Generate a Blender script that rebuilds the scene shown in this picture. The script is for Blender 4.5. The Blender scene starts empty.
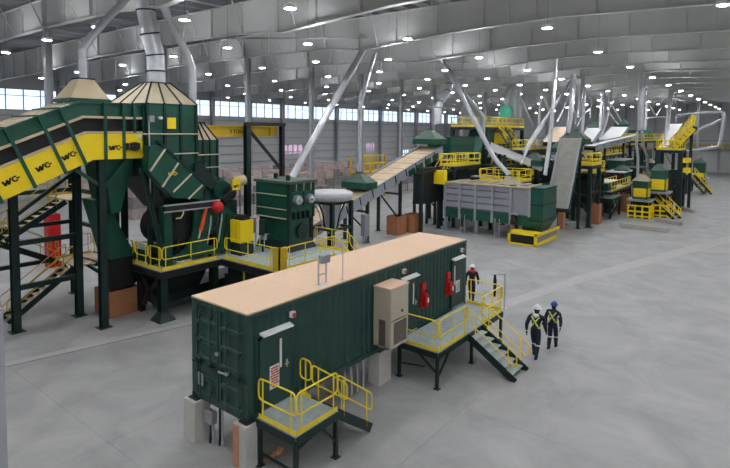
import bpy, math, random
from math import pi, sin, cos, tan, radians as R, sqrt, atan2
from mathutils import Vector, Matrix

S = bpy.context.scene
COL = S.collection
rnd = random.Random(7)

# ------------------------------------------------------------------ camera, sky, exposure
CAM = Vector((-8.55, -10.43, 8.83)); YAW, PITCH, ROLL, FPX, CY = 0.661, 0.057, 0.008, 523.0, 160.6
_fw = Vector((cos(YAW)*cos(PITCH), sin(YAW)*cos(PITCH), -sin(PITCH)))
_r0 = Vector((sin(YAW), -cos(YAW), 0)); _u0 = _r0.cross(_fw)
_rt = _r0*cos(ROLL)+_u0*sin(ROLL); _up = _u0*cos(ROLL)-_r0*sin(ROLL)
cd = bpy.data.cameras.new('camera'); cam = bpy.data.objects.new('camera', cd); COL.objects.link(cam)
cd.sensor_width = 36; cd.lens = FPX/730*36; cd.shift_y = -(234-CY)/730; cd.clip_end = 500
M3 = Matrix((_rt, _up, -_fw)).transposed().to_4x4(); M3.translation = CAM; cam.matrix_world = M3
S.camera = cam
w = bpy.data.worlds.new('sky'); S.world = w; w.use_nodes = True
w.node_tree.nodes['Background'].inputs[0].default_value = (0.74, 0.87, 1.0, 1)
w.node_tree.nodes['Background'].inputs[1].default_value = 1.8
S.view_settings.view_transform = 'Standard'; S.view_settings.look = 'None'; S.view_settings.gamma = 1
S.view_settings.use_curve_mapping = False
S.view_settings.exposure = 0.0
LAMP = 400.0            # strength of one high bay lamp's lens

# ------------------------------------------------------------------ helpers
def ray(x, y): return _fw+_rt*((x-365)/FPX)-_up*((y-CY)/FPX)
def aY(x, y, Y):
    d = ray(x, y); return CAM+d*((Y-CAM.y)/d.y)
def aX(x, y, X):
    d = ray(x, y); return CAM+d*((X-CAM.x)/d.x)
def aZ(x, y, Z):
    d = ray(x, y); return CAM+d*((Z-CAM.z)/d.z)

def lin(c): return tuple(((v/255+0.055)/1.055)**2.4 if v/255 > 0.04045 else v/255/12.92 for v in c)
MATS = {}
def mat(name, rgb, rough=0.5, metal=0.0, var=0.12, scale=3.0, bump=0.0, stretch=None, emit=None, spec=0.5, rand=0.0, fine=0.0):
    m = bpy.data.materials.new(name); m.use_nodes = True; MATS[name] = m
    nt = m.node_tree; N = nt.nodes; L = nt.links; b = N['Principled BSDF']
    c = lin(rgb)
    b.inputs['Roughness'].default_value = rough; b.inputs['Metallic'].default_value = metal
    b.inputs['Specular IOR Level'].default_value = spec
    tc = N.new('ShaderNodeTexCoord'); mp = N.new('ShaderNodeMapping'); L.new(tc.outputs['Object'], mp.inputs[0])
    if stretch: mp.inputs['Scale'].default_value = stretch
    nz = N.new('ShaderNodeTexNoise'); nz.inputs['Scale'].default_value = scale; nz.inputs['Detail'].default_value = 9; nz.inputs['Roughness'].default_value = 0.62; nz.inputs['Distortion'].default_value = 0.6 if name == 'concrete' else 0.0
    L.new(mp.outputs[0], nz.inputs[0])
    rp = N.new('ShaderNodeValToRGB'); L.new(nz.outputs[0], rp.inputs[0])
    rp.color_ramp.elements[0].position = 0.3; rp.color_ramp.elements[1].position = 0.7
    rp.color_ramp.elements[0].color = (*[v*(1-var) for v in c], 1)
    rp.color_ramp.elements[1].color = (*[min(1, v*(1+var)) for v in c], 1)
    out = rp.outputs[0]
    if rand:
        oi = N.new('ShaderNodeObjectInfo'); ma = N.new('ShaderNodeMapRange')
        ma.inputs[3].default_value = 1-rand; ma.inputs[4].default_value = 1+rand; L.new(oi.outputs['Random'], ma.inputs[0])
        mx = N.new('ShaderNodeVectorMath'); mx.operation = 'SCALE'; L.new(out, mx.inputs[0]); L.new(ma.outputs[0], mx.inputs['Scale'])
        out = mx.outputs[0]
    L.new(out, b.inputs['Base Color'])
    if bump:
        bp = N.new('ShaderNodeBump'); bp.inputs['Strength'].default_value = bump; bp.inputs['Distance'].default_value = 0.02
        L.new(nz.outputs[0], bp.inputs['Height']); L.new(bp.outputs[0], b.inputs['Normal'])
    if emit:
        b.inputs['Emission Color'].default_value = (*lin(emit[0]), 1); b.inputs['Emission Strength'].default_value = emit[1]
    return m

mat('container_green', (29, 66, 59), 0.42, var=0.14, scale=1.2)
mat('machine_green', (20, 78, 62), 0.4, var=0.2, scale=1.5)
mat('frame_green', (12, 40, 37), 0.45, var=0.2, scale=2)
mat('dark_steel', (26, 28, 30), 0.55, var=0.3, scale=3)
mat('black_rubber', (18, 18, 20), 0.7, var=0.2)
mat('yellow', (250, 218, 24), 0.45, var=0.06, scale=2)
mat('rail_yellow', (248, 220, 44), 0.42, var=0.06, scale=4)
mat('old_yellow', (205, 172, 25), 0.5, var=0.1, scale=3)
mat('tan_board', (232, 198, 166), 0.75, var=0.07, scale=9, rand=0.02)
mat('tan_sheet', (202, 183, 150), 0.7, var=0.06, scale=2)
mat('grating', (166, 178, 178), 0.6, var=0.12, scale=6, bump=0.3)
mat('galvanized', (196, 199, 203), 0.38, 0.35, var=0.1, scale=3)
mat('grey_paint', (150, 154, 160), 0.5, var=0.08, scale=2)
mat('bunker_grey', (140, 143, 150), 0.5, var=0.08, scale=2)
mat('white_paint', (232, 232, 228), 0.5, var=0.03)
mat('ac_beige', (190, 180, 160), 0.5, var=0.04, scale=2)
mat('ac_dark', (104, 97, 88), 0.6, var=0.1)
mat('concrete', (160, 160, 158), 0.5, var=0.2, scale=0.5, bump=0.08, rand=0.015)
mat('concrete_block', (196, 194, 188), 0.8, var=0.08, scale=5, bump=0.2)
mat('concrete_light', (176, 175, 172), 0.6, var=0.06, scale=1.2)
mat('rafter_grey', (200, 201, 199), 0.55, var=0.05, scale=0.4)
mat('deck_grey', (140, 143, 147), 0.6, var=0.08, scale=0.3)
mat('wall_grey', (196, 198, 198), 0.6, var=0.04, scale=0.3)
mat('wall_far_grey', (205, 206, 206), 0.65, var=0.04, scale=0.2)
mat('column_grey', (166, 168, 172), 0.5, var=0.05, scale=1)
mat('red', (196, 26, 30), 0.35, var=0.08)
mat('orange', (226, 84, 30), 0.5, var=0.1)
mat('cardboard', (168, 112, 76), 0.8, var=0.1, scale=3)
mat('wood_raw', (196, 140, 108), 0.8, var=0.15, scale=4)
mat('navy_cloth', (28, 36, 56), 0.85, var=0.2, scale=8)
mat('black_cloth', (24, 24, 28), 0.85, var=0.2, scale=8)
mat('hivis', (212, 226, 110), 0.6, var=0.05)
mat('silver_tape', (200, 210, 205), 0.4, var=0.05)
mat('hat_white', (236, 236, 232), 0.35, var=0.02)
mat('hat_blue', (40, 70, 160), 0.35, var=0.04)
mat('skin', (196, 146, 120), 0.6, var=0.05)
mat('hair', (50, 38, 30), 0.8, var=0.2, scale=20)
mat('glove', (60, 62, 66), 0.8, var=0.1)
mat('rope_beige', (206, 196, 168), 0.6, var=0.05)
mat('hood_olive', (70, 92, 78), 0.55, var=0.12, scale=2)
mat('hood_tan', (176, 166, 138), 0.6, var=0.1, scale=2)
mat('teal', (70, 170, 140), 0.45, var=0.06)
mat('print_red', (190, 70, 66), 0.6, var=0.05)
mat('print_black', (24, 26, 26), 0.6, var=0.05)
mat('steel_bright', (205, 207, 210), 0.3, 0.7, var=0.08)
mat('lamp_lens', (255, 255, 255), 0.4, var=0.0, emit=((249, 250, 255), LAMP))
mat('ceiling_fill_glow', (255, 255, 255), 0.4, var=0.0, emit=((249, 250, 255), LAMP*0.33))  # extra upward glow, added to brighten roof deck and rafters
g = mat('glass', (235, 245, 250), 0.05, var=0.0)
def _glass():
    nt = g.node_tree; N = nt.nodes; L = nt.links
    t = N.new('ShaderNodeBsdfTransparent'); t.inputs[0].default_value = (0.93, 0.97, 1, 1)
    gl = N.new('ShaderNodeBsdfGlossy'); gl.inputs['Roughness'].default_value = 0.08
    mx = N.new('ShaderNodeMixShader'); mx.inputs[0].default_value = 0.07
    L.new(t.outputs[0], mx.inputs[1]); L.new(gl.outputs[0], mx.inputs[2]); L.new(mx.outputs[0], N['Material Output'].inputs[0])
_glass()
g = mat('pink_sheet', (235, 205, 215), 0.5, var=0.03)
def _translucent():
    nt = g.node_tree; N = nt.nodes; L = nt.links
    t = N.new('ShaderNodeBsdfTransparent'); t.inputs[0].default_value = (0.9, 0.74, 0.8, 1)
    d = N.new('ShaderNodeBsdfDiffuse'); d.inputs[0].default_value = (0.8, 0.62, 0.68, 1)
    mx = N.new('ShaderNodeMixShader'); mx.inputs[0].default_value = 0.35
    L.new(t.outputs[0], mx.inputs[1]); L.new(d.outputs[0], mx.inputs[2]); L.new(mx.outputs[0], N['Material Output'].inputs[0])
_translucent()

class MB:
    def __init__(s): s.v = []; s.f = []; s.sm = []
    def add(s, vs, fs, smooth=False):
        n = len(s.v); s.v += [tuple(v) for v in vs]; s.f += [tuple(i+n for i in f) for f in fs]; s.sm += [smooth]*len(fs); return s
    def box(s, x0, y0, z0, x1, y1, z1):
        x0, x1 = sorted((x0, x1)); y0, y1 = sorted((y0, y1)); z0, z1 = sorted((z0, z1))
        return s.add([(x0,y0,z0),(x1,y0,z0),(x1,y1,z0),(x0,y1,z0),(x0,y0,z1),(x1,y0,z1),(x1,y1,z1),(x0,y1,z1)],
              [(3,2,1,0),(4,5,6,7),(0,1,5,4),(1,2,6,5),(2,3,7,6),(3,0,4,7)])
    def frame(s, p, q, up=(0,0,1)):
        p = Vector(p); q = Vector(q); d = (q-p).normalized(); u = Vector(up)
        if abs(d.dot(u)) > 0.98: u = Vector((1,0,0))
        a = d.cross(u).normalized(); b = a.cross(d).normalized(); return p, q, a, b
    def beam(s, p, q, w, h=None, up=(0,0,1)):
        h = h or w; p, q, a, b = s.frame(p, q, up); vs = []
        for e in (p, q):
            for i, j in ((-1,-1),(1,-1),(1,1),(-1,1)): vs.append(e+a*(i*w/2)+b*(j*h/2))
        return s.add(vs, [(3,2,1,0),(4,5,6,7),(0,1,5,4),(1,2,6,5),(2,3,7,6),(3,0,4,7)])
    def ibeam(s, p, q, w, h, t=0.02, up=(0,0,1)):
        p, q, a, b = s.frame(p, q, up)
        s.beam(p+b*(h/2-t/2), q+b*(h/2-t/2), w, t, up); s.beam(p-b*(h/2-t/2), q-b*(h/2-t/2), w, t, up); s.beam(p, q, t, h-2*t, up); return s
    def channel(s, p, q, w, h, t=0.02, up=(0,0,1)):
        p, q, a, b = s.frame(p, q, up)
        s.beam(p+b*(h/2-t/2), q+b*(h/2-t/2), w, t, up); s.beam(p-b*(h/2-t/2), q-b*(h/2-t/2), w, t, up); s.beam(p+a*(w/2-t/2), q+a*(w/2-t/2), t, h-2*t, up); return s
    def tube(s, pts, r, n=8, closed=False, caps=True):
        pts = [Vector(p) for p in pts]; m = len(pts); rs = r if isinstance(r, (list, tuple)) else [r]*m; rings = []; pa = None
        for i, p in enumerate(pts):
            if closed: t = (pts[(i+1) % m]-pts[i-1])
            else: t = (pts[min(i+1, m-1)]-pts[max(i-1, 0)])
            t.normalize()
            if pa is None:
                u = Vector((0,0,1)) if abs(t.z) < 0.9 else Vector((1,0,0)); a = t.cross(u).normalized()
            else:
                a = (pa-t*pa.dot(t))
                a = a.normalized() if a.length > 1e-6 else t.orthogonal().normalized()
            pa = a; b = t.cross(a); k = 1.0
            if 0 < i < m-1 or closed:
                d1 = (p-pts[i-1]).normalized(); k = 1/max(0.5, abs(t.dot(d1)))
            rings.append([p+(a*cos(2*pi*j/n)+b*sin(2*pi*j/n))*rs[i]*k for j in range(n)])
        vs = [v for rg in rings for v in rg]; fs = []
        for i in range(m if closed else m-1):
            for j in range(n):
                A = i*n; B = ((i+1) % m)*n; fs.append((A+j, A+(j+1) % n, B+(j+1) % n, B+j))
        s.add(vs, fs, True)
        if caps and not closed:
            s.add(rings[0], [tuple(range(n-1, -1, -1))]); s.add(rings[-1], [tuple(range(n))])
        return s
    def cyl(s, p, q, r, n=12, r2=None): return s.tube([p, q], [r, r if r2 is None else r2], n)
    def prism(s, poly, axis, a, b):
        n = len(poly); P = {'x': lambda u, v, t: (t, u, v), 'y': lambda u, v, t: (u, t, v), 'z': lambda u, v, t: (u, v, t)}[axis]
        vs = [P(u, v, a) for u, v in poly]+[P(u, v, b) for u, v in poly]
        return s.add(vs, [tuple(range(n)), tuple(range(2*n-1, n-1, -1))]+[(i, i+n, (i+1) % n+n, (i+1) % n) for i in range(n)])
    def frustum(s, b, z0, t, z1):
        (x0, y0, x1, y1), (X0, Y0, X1, Y1) = b, t
        return s.add([(x0,y0,z0),(x1,y0,z0),(x1,y1,z0),(x0,y1,z0),(X0,Y0,z1),(X1,Y0,z1),(X1,Y1,z1),(X0,Y1,z1)],
              [(3,2,1,0),(4,5,6,7),(0,1,5,4),(1,2,6,5),(2,3,7,6),(3,0,4,7)])
    def sphere(s, c, r, n=12, m=8, sc=(1,1,1), z0=-1.0):
        c = Vector(c); vs = []; fs = []; a0 = math.asin(max(-1, min(1, z0)))
        for i in range(m+1):
            a = a0+(pi/2-a0)*i/m
            for j in range(n): vs.append(c+Vector((cos(a)*cos(2*pi*j/n)*sc[0], cos(a)*sin(2*pi*j/n)*sc[1], sin(a)*sc[2]))*r)
        for i in range(m):
            for j in range(n): fs.append((i*n+j, i*n+(j+1) % n, (i+1)*n+(j+1) % n, (i+1)*n+j))
        return s.add(vs, fs, True)
    def mesh(s, name, mt, off=(0,0,0)):
        o = Vector(off); me = bpy.data.meshes.new(name); me.from_pydata([tuple(Vector(v)-o) for v in s.v], [], s.f); me.validate()
        mts = mt if isinstance(mt, (list, tuple)) else [mt]
        for q in mts: me.materials.append(MATS[q])
        if len(me.polygons) == len(s.sm): me.polygons.foreach_set('use_smooth', s.sm)
        import bmesh
        bm = bmesh.new(); bm.from_mesh(me); bmesh.ops.recalc_face_normals(bm, faces=bm.faces); bm.to_mesh(me); bm.free()
        return me
    def build(s, name, mt, parent=None, label=None, at=None):
        off = W[parent.name] if parent else (at or (0,0,0))
        o = bpy.data.objects.new(name, s.mesh(name, mt, off)); COL.objects.link(o)
        W[o.name] = Vector(off)
        if parent: o.parent = parent
        else: o.location = off
        if label: o['label'] = label
        return o
W = {}
def tag(o, label, cat, group=None):
    o['label'] = label; o['category'] = cat
    if group: o['group'] = group
    return o
def thing(name, label, cat, loc=(0,0,0), group=None):
    o = bpy.data.objects.new(name, None); COL.objects.link(o); o.location = loc; o.empty_display_size = 0.2
    W[o.name] = Vector(loc); return tag(o, label, cat, group)
def struct(o): o['kind'] = 'structure'; return o
def inst(src, name, loc, parent=None, rz=0, scale=None):
    o = bpy.data.objects.new(name, src.data if hasattr(src, 'data') else src); COL.objects.link(o)
    if parent: o.parent = parent; o.location = Vector(loc)-W[parent.name]
    else: o.location = loc
    o.rotation_euler.z = rz
    if scale: o.scale = scale
    W[o.name] = Vector(loc); return o

def arc(c, r, a0, a1, n, u, v): return [Vector(c)+Vector(u)*(r*cos(a0+(a1-a0)*i/n))+Vector(v)*(r*sin(a0+(a1-a0)*i/n)) for i in range(n+1)]
def loop_pts(a, b, zt, zl, r=0.14):
    """rounded closed loop between ground points a and b (Vectors on the deck), rails at heights zt and zl"""
    a = Vector(a); b = Vector(b); d = b-a; d2 = d.normalized(); U = Vector((0,0,1)); pts = []
    L = d.length; r = min(r, L*0.3, (zt-zl)*0.45)
    hd = Vector((d2.x, d2.y, 0)).normalized()
    for (c, zc, q) in ((b-d2*r, zt-r, 0), (a+d2*r, zt-r, 1), (a+d2*r, zl+r, 2), (b-d2*r, zl+r, 3)):
        for i in range(4):
            t = q*pi/2+i*pi/6; pts.append(c+U*zc+d2*(r*cos(t))+U*(r*sin(t)))
    return pts
def guardrail(parent, a, b, h=1.07, r=0.024, posts=None, toe=0.12, m='rail_yellow', low=0.5, n=6, rails=True):
    """one rail section with closed looped ends, its posts and its toe board"""
    a = Vector(a); b = Vector(b); L = (b-a).length
    g = MB().tube(loop_pts(a, b, h, low), r, n, closed=True).build('guardrail', m, parent)
    k = posts or max(2, int(L/1.3)+1)
    for i in range(k):
        t = 0.16+(L-0.32)*i/(k-1) if L > 0.6 else L*(i+0.5)/k
        p = a+(b-a)*(t/L); MB().tube([p, p+Vector((0,0,h))], r*0.95, n).build('rail_post', m, g)
    if toe:
        MB().beam(a+Vector((0,0,toe/2)), b+Vector((0,0,toe/2)), 0.015, toe).build('toe_board', m, g)
    return g
def handrail_slope(parent, a, b, h=1.0, r=0.024, m='rail_yellow', posts=2, n=6):
    """stair rail: two parallel pipes closed at both ends, following the slope a-b"""
    a = Vector(a); b = Vector(b); g = MB().tube(loop_pts(a, b, h, h*0.48, 0.12), r, n, closed=True).build('handrail', m, parent)
    for i in range(posts):
        p = a+(b-a)*((i+0.25)/(posts-0.5)); MB().tube([p-Vector((0,0,0.1)), p+Vector((0,0,h))], r*0.95, n).build('rail_post', m, g)
    return g
def stair(parent, top, d, width, n, run, rise, col='frame_green', tread='grating', rails=(1, -1), rh=1.0, rm='rail_yellow'):
    """flight going down from the centre of its top edge, along the horizontal unit vector d"""
    top = Vector(top); d = Vector(d); s = d.cross(Vector((0,0,1))); bot = top+d*(run*n)-Vector((0,0,rise*n))
    for k in (1, -1):
        o = s*(k*width/2); MB().beam(top+o-Vector((0,0,0.1)), bot+o-d*0.12+Vector((0,0,0.02)), 0.04, 0.26).build('stringer', col, parent)
    for i in range(1, n):
        c = top+d*(run*(i-0.5))-Vector((0,0,rise*i)); t = MB()
        a = c-d*run*0.52-s*(width/2-0.03); b = c+d*run*0.52+s*(width/2-0.03)
        t.box(a.x, a.y, a.z-0.035, b.x, b.y, b.z); t.build('tread', tread, parent)
    for k in rails:
        o = s*(k*(width/2)); handrail_slope(parent, top+o, bot+o-d*run*0.3+Vector((0,0,rise*0.3)), rh, m=rm, posts=2)

# ------------------------------------------------------------------ building shell
X0, BAY, YC, YW, XE = 5.33, 7.92, 25.6, 64.0, 134.0
YR, XN = -40.0, -21.0
NB = 16
floor = struct(MB().box(XN, YR, -0.3, XE, YW, -0.012).build('floor', 'concrete'))
W['floor'] = Vector((0,0,0))
def slabs():
    xs = [-21]+[X0+0.9+BAY*i for i in range(-2, 17)]; xs = [x for x in xs if x < XE]+[XE]
    ys = [-40, -33, -25.5, -18, -10.5, -3.0, 4.0, 11.0, 18.5, 26, 33.5, 41, 48.5, 56, 64]
    for i in range(len(xs)-1):
        for j in range(len(ys)-1):
            x0, x1, y0, y1 = xs[i], xs[i+1], ys[j], ys[j+1]
            if x1-x0 < 0.5: continue
            MB().box(x0+0.003, y0+0.003, -0.06, x1-0.003, y1-0.003, 0).build('slab', 'concrete', floor)
slabs()
# pale strip of newer concrete that crosses the aisle
MB().prism([(15.0, 0.05), (15.6, 0.62), (24.3, -1.2), (36.2, -4.75), (46.2, -7.8), (60, -12.2), (60, -12.9), (44.1, -8.4), (30.1, -4.0), (23.5, -1.95)], 'z', -0.01, 0.004).build('concrete_strip', 'concrete_light', floor)

MB().prism([(-6, 12.65), (10, 8.8), (10, 9.22), (-6, 13.07)], 'z', -0.01, 0.004).build('concrete_strip', 'concrete_light', floor)
MB().prism([(-6, 12.62), (10, 8.77), (10, 8.8), (-6, 12.65)], 'z', -0.01, 0.0035).build('joint_seal', 'dark_steel', floor)

def wall(name, m, boxes):
    mb = MB()
    for b in boxes: mb.box(*b)
    return struct(mb.build(name, m))
ZW0, ZW1, ZT = 11.05, 13.75, 17.2
DX0, DX1 = (61.4, 66.8), (87.5, 91.0)
wl = wall('wall_left', 'wall_grey', [(XN, YW, 0, XE, YW+0.25, 2.4),
    (XN, YW, 2.4, 102, YW+0.25, 4.1), (105.8, YW, 2.4, XE, YW+0.25, 4.1), (XN, YW, 4.1, 61.4, YW+0.25, 6.0), (66.8, YW, 4.1, 87.5, YW+0.25, 6.0), (91, YW, 4.1, XE, YW+0.25, 6.0),
    (XN, YW, 6.0, XE, YW+0.25, ZW0), (XN, YW, ZW1, XE, YW+0.25, ZT)])
W['wall_left'] = Vector((0,0,0))
wfar = wall('wall_far', 'wall_far_grey', [(XE, YR, 0, XE+0.3, YW, ZT)])
wall('wall_right', 'wall_far_grey', [(XN, YR-0.3, 0, XE, YR, ZT)])
wall('wall_near', 'wall_far_grey', [(XN-0.3, YR, 0, XN, YW, ZT)])
for z in (1.6, 3.1, 4.6, 6.05, 7.4, 8.85, 10.4):
    MB().box(XN, YW-0.22, z-0.09, XE, YW, z+0.09).build('girt', 'column_grey', wl)
for z in (5.2, 7.2):
    MB().box(XE-0.2, YR, z-0.1, XE, YW, z+0.1).build('girt', 'column_grey', wfar)
MB().box(XE-0.9, YR, 4.9, XE-0.1, YW, 5.15).build('ledge', 'column_grey', wfar)
for k in range(0, 17):
    y = YR+6.5*k; 
    if y < YW: MB().box(XE-0.45, y-0.2, 0, XE, y+0.2, ZT-0.3).build('wall_column', 'column_grey', wfar)
frx = [X0+BAY*i for i in range(-3, NB+1)]
for x in frx:
    MB().ibeam((x, YW-0.5, 0), (x, YW-0.5, 15.0), 0.5, 0.8, 0.04, up=(0,1,0)).build('wall_column', 'column_grey', wl)
nw = 0
for i in range(len(frx)-1):
    xa, xb = frx[i]+0.05, frx[i+1]-0.05
    nw += 1
    fr = MB(); fr.box(xa, YW+0.02, ZW0, xb, YW+0.2, ZW0+0.1).box(xa, YW+0.02, ZW1-0.1, xb, YW+0.2, ZW1).box(xa, YW+0.05, 12.85, xb, YW+0.17, 12.93)
    for k in range(0, 5):
        x = xa+(xb-xa)*k/4; fr.box(x-0.05, YW+0.02, ZW0, x+0.05, YW+0.2, ZW1)
    o = struct(fr.build('window_%d' % nw, 'column_grey', None, at=(xa, YW, ZW0)))
    for k in range(4):
        x = xa+(xb-xa)*k/4; MB().box(x, YW+0.1, ZW0+0.05, x+(xb-xa)/4, YW+0.11, ZW1-0.05).build('pane', 'glass', o)
for (xa, xb, za, zb, mt) in ((61.4, 66.8, 4.1, 6.0, 'pink_sheet'), (87.5, 91.0, 4.1, 6.0, 'pink_sheet'), (102, 105.8, 2.4, 4.1, 'glass')):
    nw += 1; fr = MB(); fr.box(xa, YW+0.02, za, xb, YW+0.2, za+0.08).box(xa, YW+0.02, zb-0.08, xb, YW+0.2, zb)
    n = 4
    for k in range(n+1):
        x = xa+(xb-xa)*k/n; fr.box(x-0.06, YW+0.02, za, x+0.06, YW+0.2, zb)
    o = struct(fr.build('window_%d' % nw, 'column_grey', None, at=(xa, YW, za)))
    for k in range(n):
        x = xa+(xb-xa)*k/n; MB().box(x, YW+0.1, za, x+(xb-xa)/n, YW+0.11, zb).build('pane', mt, o)

ceil = struct(MB().box(XN, YR, ZT, XE, YW, ZT+0.3).build('ceiling', 'deck_grey'))
W['ceiling'] = Vector((0,0,0))
for i in range(int((YW-YR)/1.6)):
    y = YR+0.8+1.6*i; pm = MB(); pm.box(XN, y-0.04, ZT-0.3, XE, y+0.04, ZT).box(XN, y-0.04, ZT-0.3, XE, y+0.12, ZT-0.285)
    pm.build('purlin', 'deck_grey', ceil)
FL = [(64, 14.2), (50, 14.4), (42, 14.7), (37, 15.05), (YC, 15.1), (17.5, 15.0), (12.5, 14.62), (5, 15.1), (-1, 15.2), (-8, 14.9), (-20, 14.8), (-40, 14.8)]
def flz(y):
    for (a, za), (b, zb) in zip(FL, FL[1:]):
        if b <= y <= a: return za+(zb-za)*(a-y)/(a-b)
    return 14.8
ZTOP = ZT-0.32
def rafter_mesh():
    web = MB(); n = len(FL)
    for (a, za), (b, zb) in zip(FL, FL[1:]):
        web.prism([(a, za), (b, zb), (b, ZTOP), (a, ZTOP)], 'x', -0.01, 0.01)
    y = -38
    while y < 63:
        web.box(-0.16, y-0.012, flz(y), 0.16, y+0.012, ZTOP); y += 3.2
    fl = MB()
    for (a, za), (b, zb) in zip(FL, FL[1:]):
        fl.beam((0, a, za), (0, b, zb), 0.36, 0.045)
        fl.beam((0, a, ZTOP), (0, b, ZTOP), 0.36, 0.04)
    br = MB(); y = -36.4
    while y < 63:
        for sx in (1, -1): br.beam((sx*0.1, y, flz(y)+0.03), (sx*0.9, y, ZTOP+0.02), 0.05, 0.05)
        y += 4.8
    return web.mesh('rafter', 'rafter_grey'), fl.mesh('flange', 'rafter_grey'), br.mesh('flange_brace', 'rafter_grey')
rw, rf, rb = rafter_mesh()
colm = MB().ibeam((0, 0, 0), (0, 0, 15.1), 0.32, 0.4, 0.03).box(-0.3, -0.3, 0, 0.3, 0.3, 0.03).mesh('column', 'column_grey')
for x in frx[:-1]:
    o = inst(rw, 'rafter', (x, 0, 0), ceil)
    for me, nm in ((rf, 'flange'), (rb, 'flange_brace')):
        q = bpy.data.objects.new(nm, me); COL.objects.link(q); q.parent = o
    inst(colm, 'column', (x, YC, 0), ceil)
    if x < 0 or x > 70: inst(colm, 'column', (x, -24, 0), ceil)
# roof bracing rods / ducts seen as long pale diagonals between the frames
for i in (1, 3, 5):
    x = frx[3]+BAY*i
    b = MB(); b.beam((x, YC+0.3, 15.6), (x+BAY, 12.5, 15.4), 0.12, 0.12); b.build('roof_brace', 'column_grey', ceil)

# high bay lamps
ROWS = [(-30, -18, 8.3, 9), (-22.5, -19, 8.3, 11), (-15.5, -19.7, 8.6, 14), (-8.8, -19.2, 8.6, 17), (-2.05, 15.8-17.8-8.9, 8.9, 15), (4.75, 6.1-16.8, 8.4, 16), (10.1, 4.9-15.4, 7.7, 17), (14.95, 10.9-22.5, 7.5, 17),
        (20.9, 3.3-15, 7.6, 17), (28.3, 3.7-15, 7.6, 17), (36.5, 4, 7.8, 16), (45, 4, 8.2, 15), (54, 8, 8.2, 14)]
def lamps():
    h = MB().tube([(0,0,0.15), (0,0,0.1), (0,0,0.02), (0,0,0)], [0.25, 0.25, 0.25, 0.24], 12, caps=False).mesh('housing', 'white_paint')
    ln = MB().tube([(0,0,-0.02), (0,0,-0.018), (0,0,-0.01), (0,0,-0.001)], [0.02, 0.12, 0.17, 0.18], 14).mesh('lens', 'lamp_lens')
    up = MB().tube([(0,0,0.09), (0,0,0.1)], [0.24, 0.24], 14).mesh('ceiling_fill_disc', 'ceiling_fill_glow')  # added glowing disc facing up, fills the ceiling with light
    rod = MB().cyl((0,0,0.12), (0,0,ZT-0.3-13.6), 0.006, 5).mesh('hanger', 'black_rubber')
    nth = ['nearest', 'second', 'third', 'fourth', 'fifth', 'sixth', 'seventh', 'eighth', 'ninth', 'tenth', 'eleventh', 'twelfth', 'thirteenth', 'fourteenth', 'fifteenth', 'sixteenth', 'seventeenth', 'eighteenth', 'nineteenth', 'twentieth']
    for r, (y, xa, dx, n) in enumerate(ROWS):
        for k in range(n):
            x = xa+dx*k
            if x > XE-2: continue
            t = thing('ceiling_lamp', '%s white high bay lamp from the near end, in the %s row from the windows' % (nth[k], nth[len(ROWS)-1-r]), 'lamp', (x, y, 13.6), 'high bay lamps under the roof')
            for me, nm in ((h, 'housing'), (ln, 'lens'), (up, 'ceiling_fill_disc'), (rod, 'hanger')):
                q = bpy.data.objects.new(nm, me); COL.objects.link(q); q.parent = t
lamps()

# ------------------------------------------------------------------ container control room
C0 = 1.2; CL, CW, CH = 12.192, 2.438, 2.896
ct = thing('container', 'long dark green corrugated shipping container with tan board roof, raised on concrete blocks', 'container', (0, 0, C0))
def corrug(x0, x1, y, z0, z1, dep, sgn, axis='x'):
    mb = MB(); P = 0.28; n = int((x1-x0)/P); P = (x1-x0)/n; prof = []
    for i in range(n):
        b = x0+i*P; prof += [(b, 0), (b+P*0.25, 0), (b+P*0.5, dep), (b+P*0.75, dep)]
    prof.append((x1, 0)); vs = []
    for x, d in prof:
        for z in (z0, z1): vs.append((x, y+sgn*d, z) if axis == 'x' else (y+sgn*d, x, z))
    return mb.add(vs, [(2*i, 2*i+2, 2*i+3, 2*i+1) for i in range(len(prof)-1)])
Zb, Zt = C0+0.16, C0+CH-0.12
for a, b in ((0.14, 0.36), (1.64, CL-0.14)):
    pass
corrug(0.14, CL-0.14, 0.03, Zb, Zt, 0.04, 1).build('side_wall', 'container_green', ct)
corrug(0.14, CL-0.14, CW-0.03, Zb, Zt, 0.04, -1).build('side_wall', 'container_green', ct)
corrug(0.14, CW-0.14, CL-0.03, Zb, Zt, 0.04, -1, 'y').build('end_wall', 'container_green', ct)
for y in (0.05, CW-0.05):
    MB().box(0.1, y-0.05, C0+0.02, CL-0.1, y+0.05, Zb+0.01).build('bottom_rail', 'container_green', ct)
    MB().box(0.1, y-0.05, Zt-0.01, CL-0.1, y+0.05, C0+CH-0.02).build('top_rail', 'container_green', ct)
for x in (0.05, CL-0.05):
    MB().box(x-0.05, 0.1, C0+0.02, x+0.05, CW-0.1, Zb+0.01).build('end_sill', 'container_green', ct)
    MB().box(x-0.05, 0.1, Zt-0.01, x+0.05, CW-0.1, C0+CH-0.02).build('end_header', 'container_green', ct)
for x in (0, CL-0.16):
    for y in (0, CW-0.16):
        MB().box(x, y, C0+0.11, x+0.16, y+0.16, C0+CH-0.11).build('corner_post', 'container_green', ct)
        for z in (C0, C0+CH-0.115):
            c = MB().box(x-0.006, y-0.006, z, x+0.168, y+0.168, z+0.118); c.build('corner_casting', 'dark_steel' if z == C0 else 'container_green', ct)
MB().box(0.1, 0.1, C0+0.08, CL-0.1, CW-0.1, C0+0.14).build('floor_pan', 'dark_steel', ct)
for i in range(10):
    a = 0.0+CL/10*i; MB().box(a+0.002, 0.0, C0+CH-0.02, a+CL/10-0.002, CW, C0+CH+0.006).build('roof_sheet', 'tan_board', ct)
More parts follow.
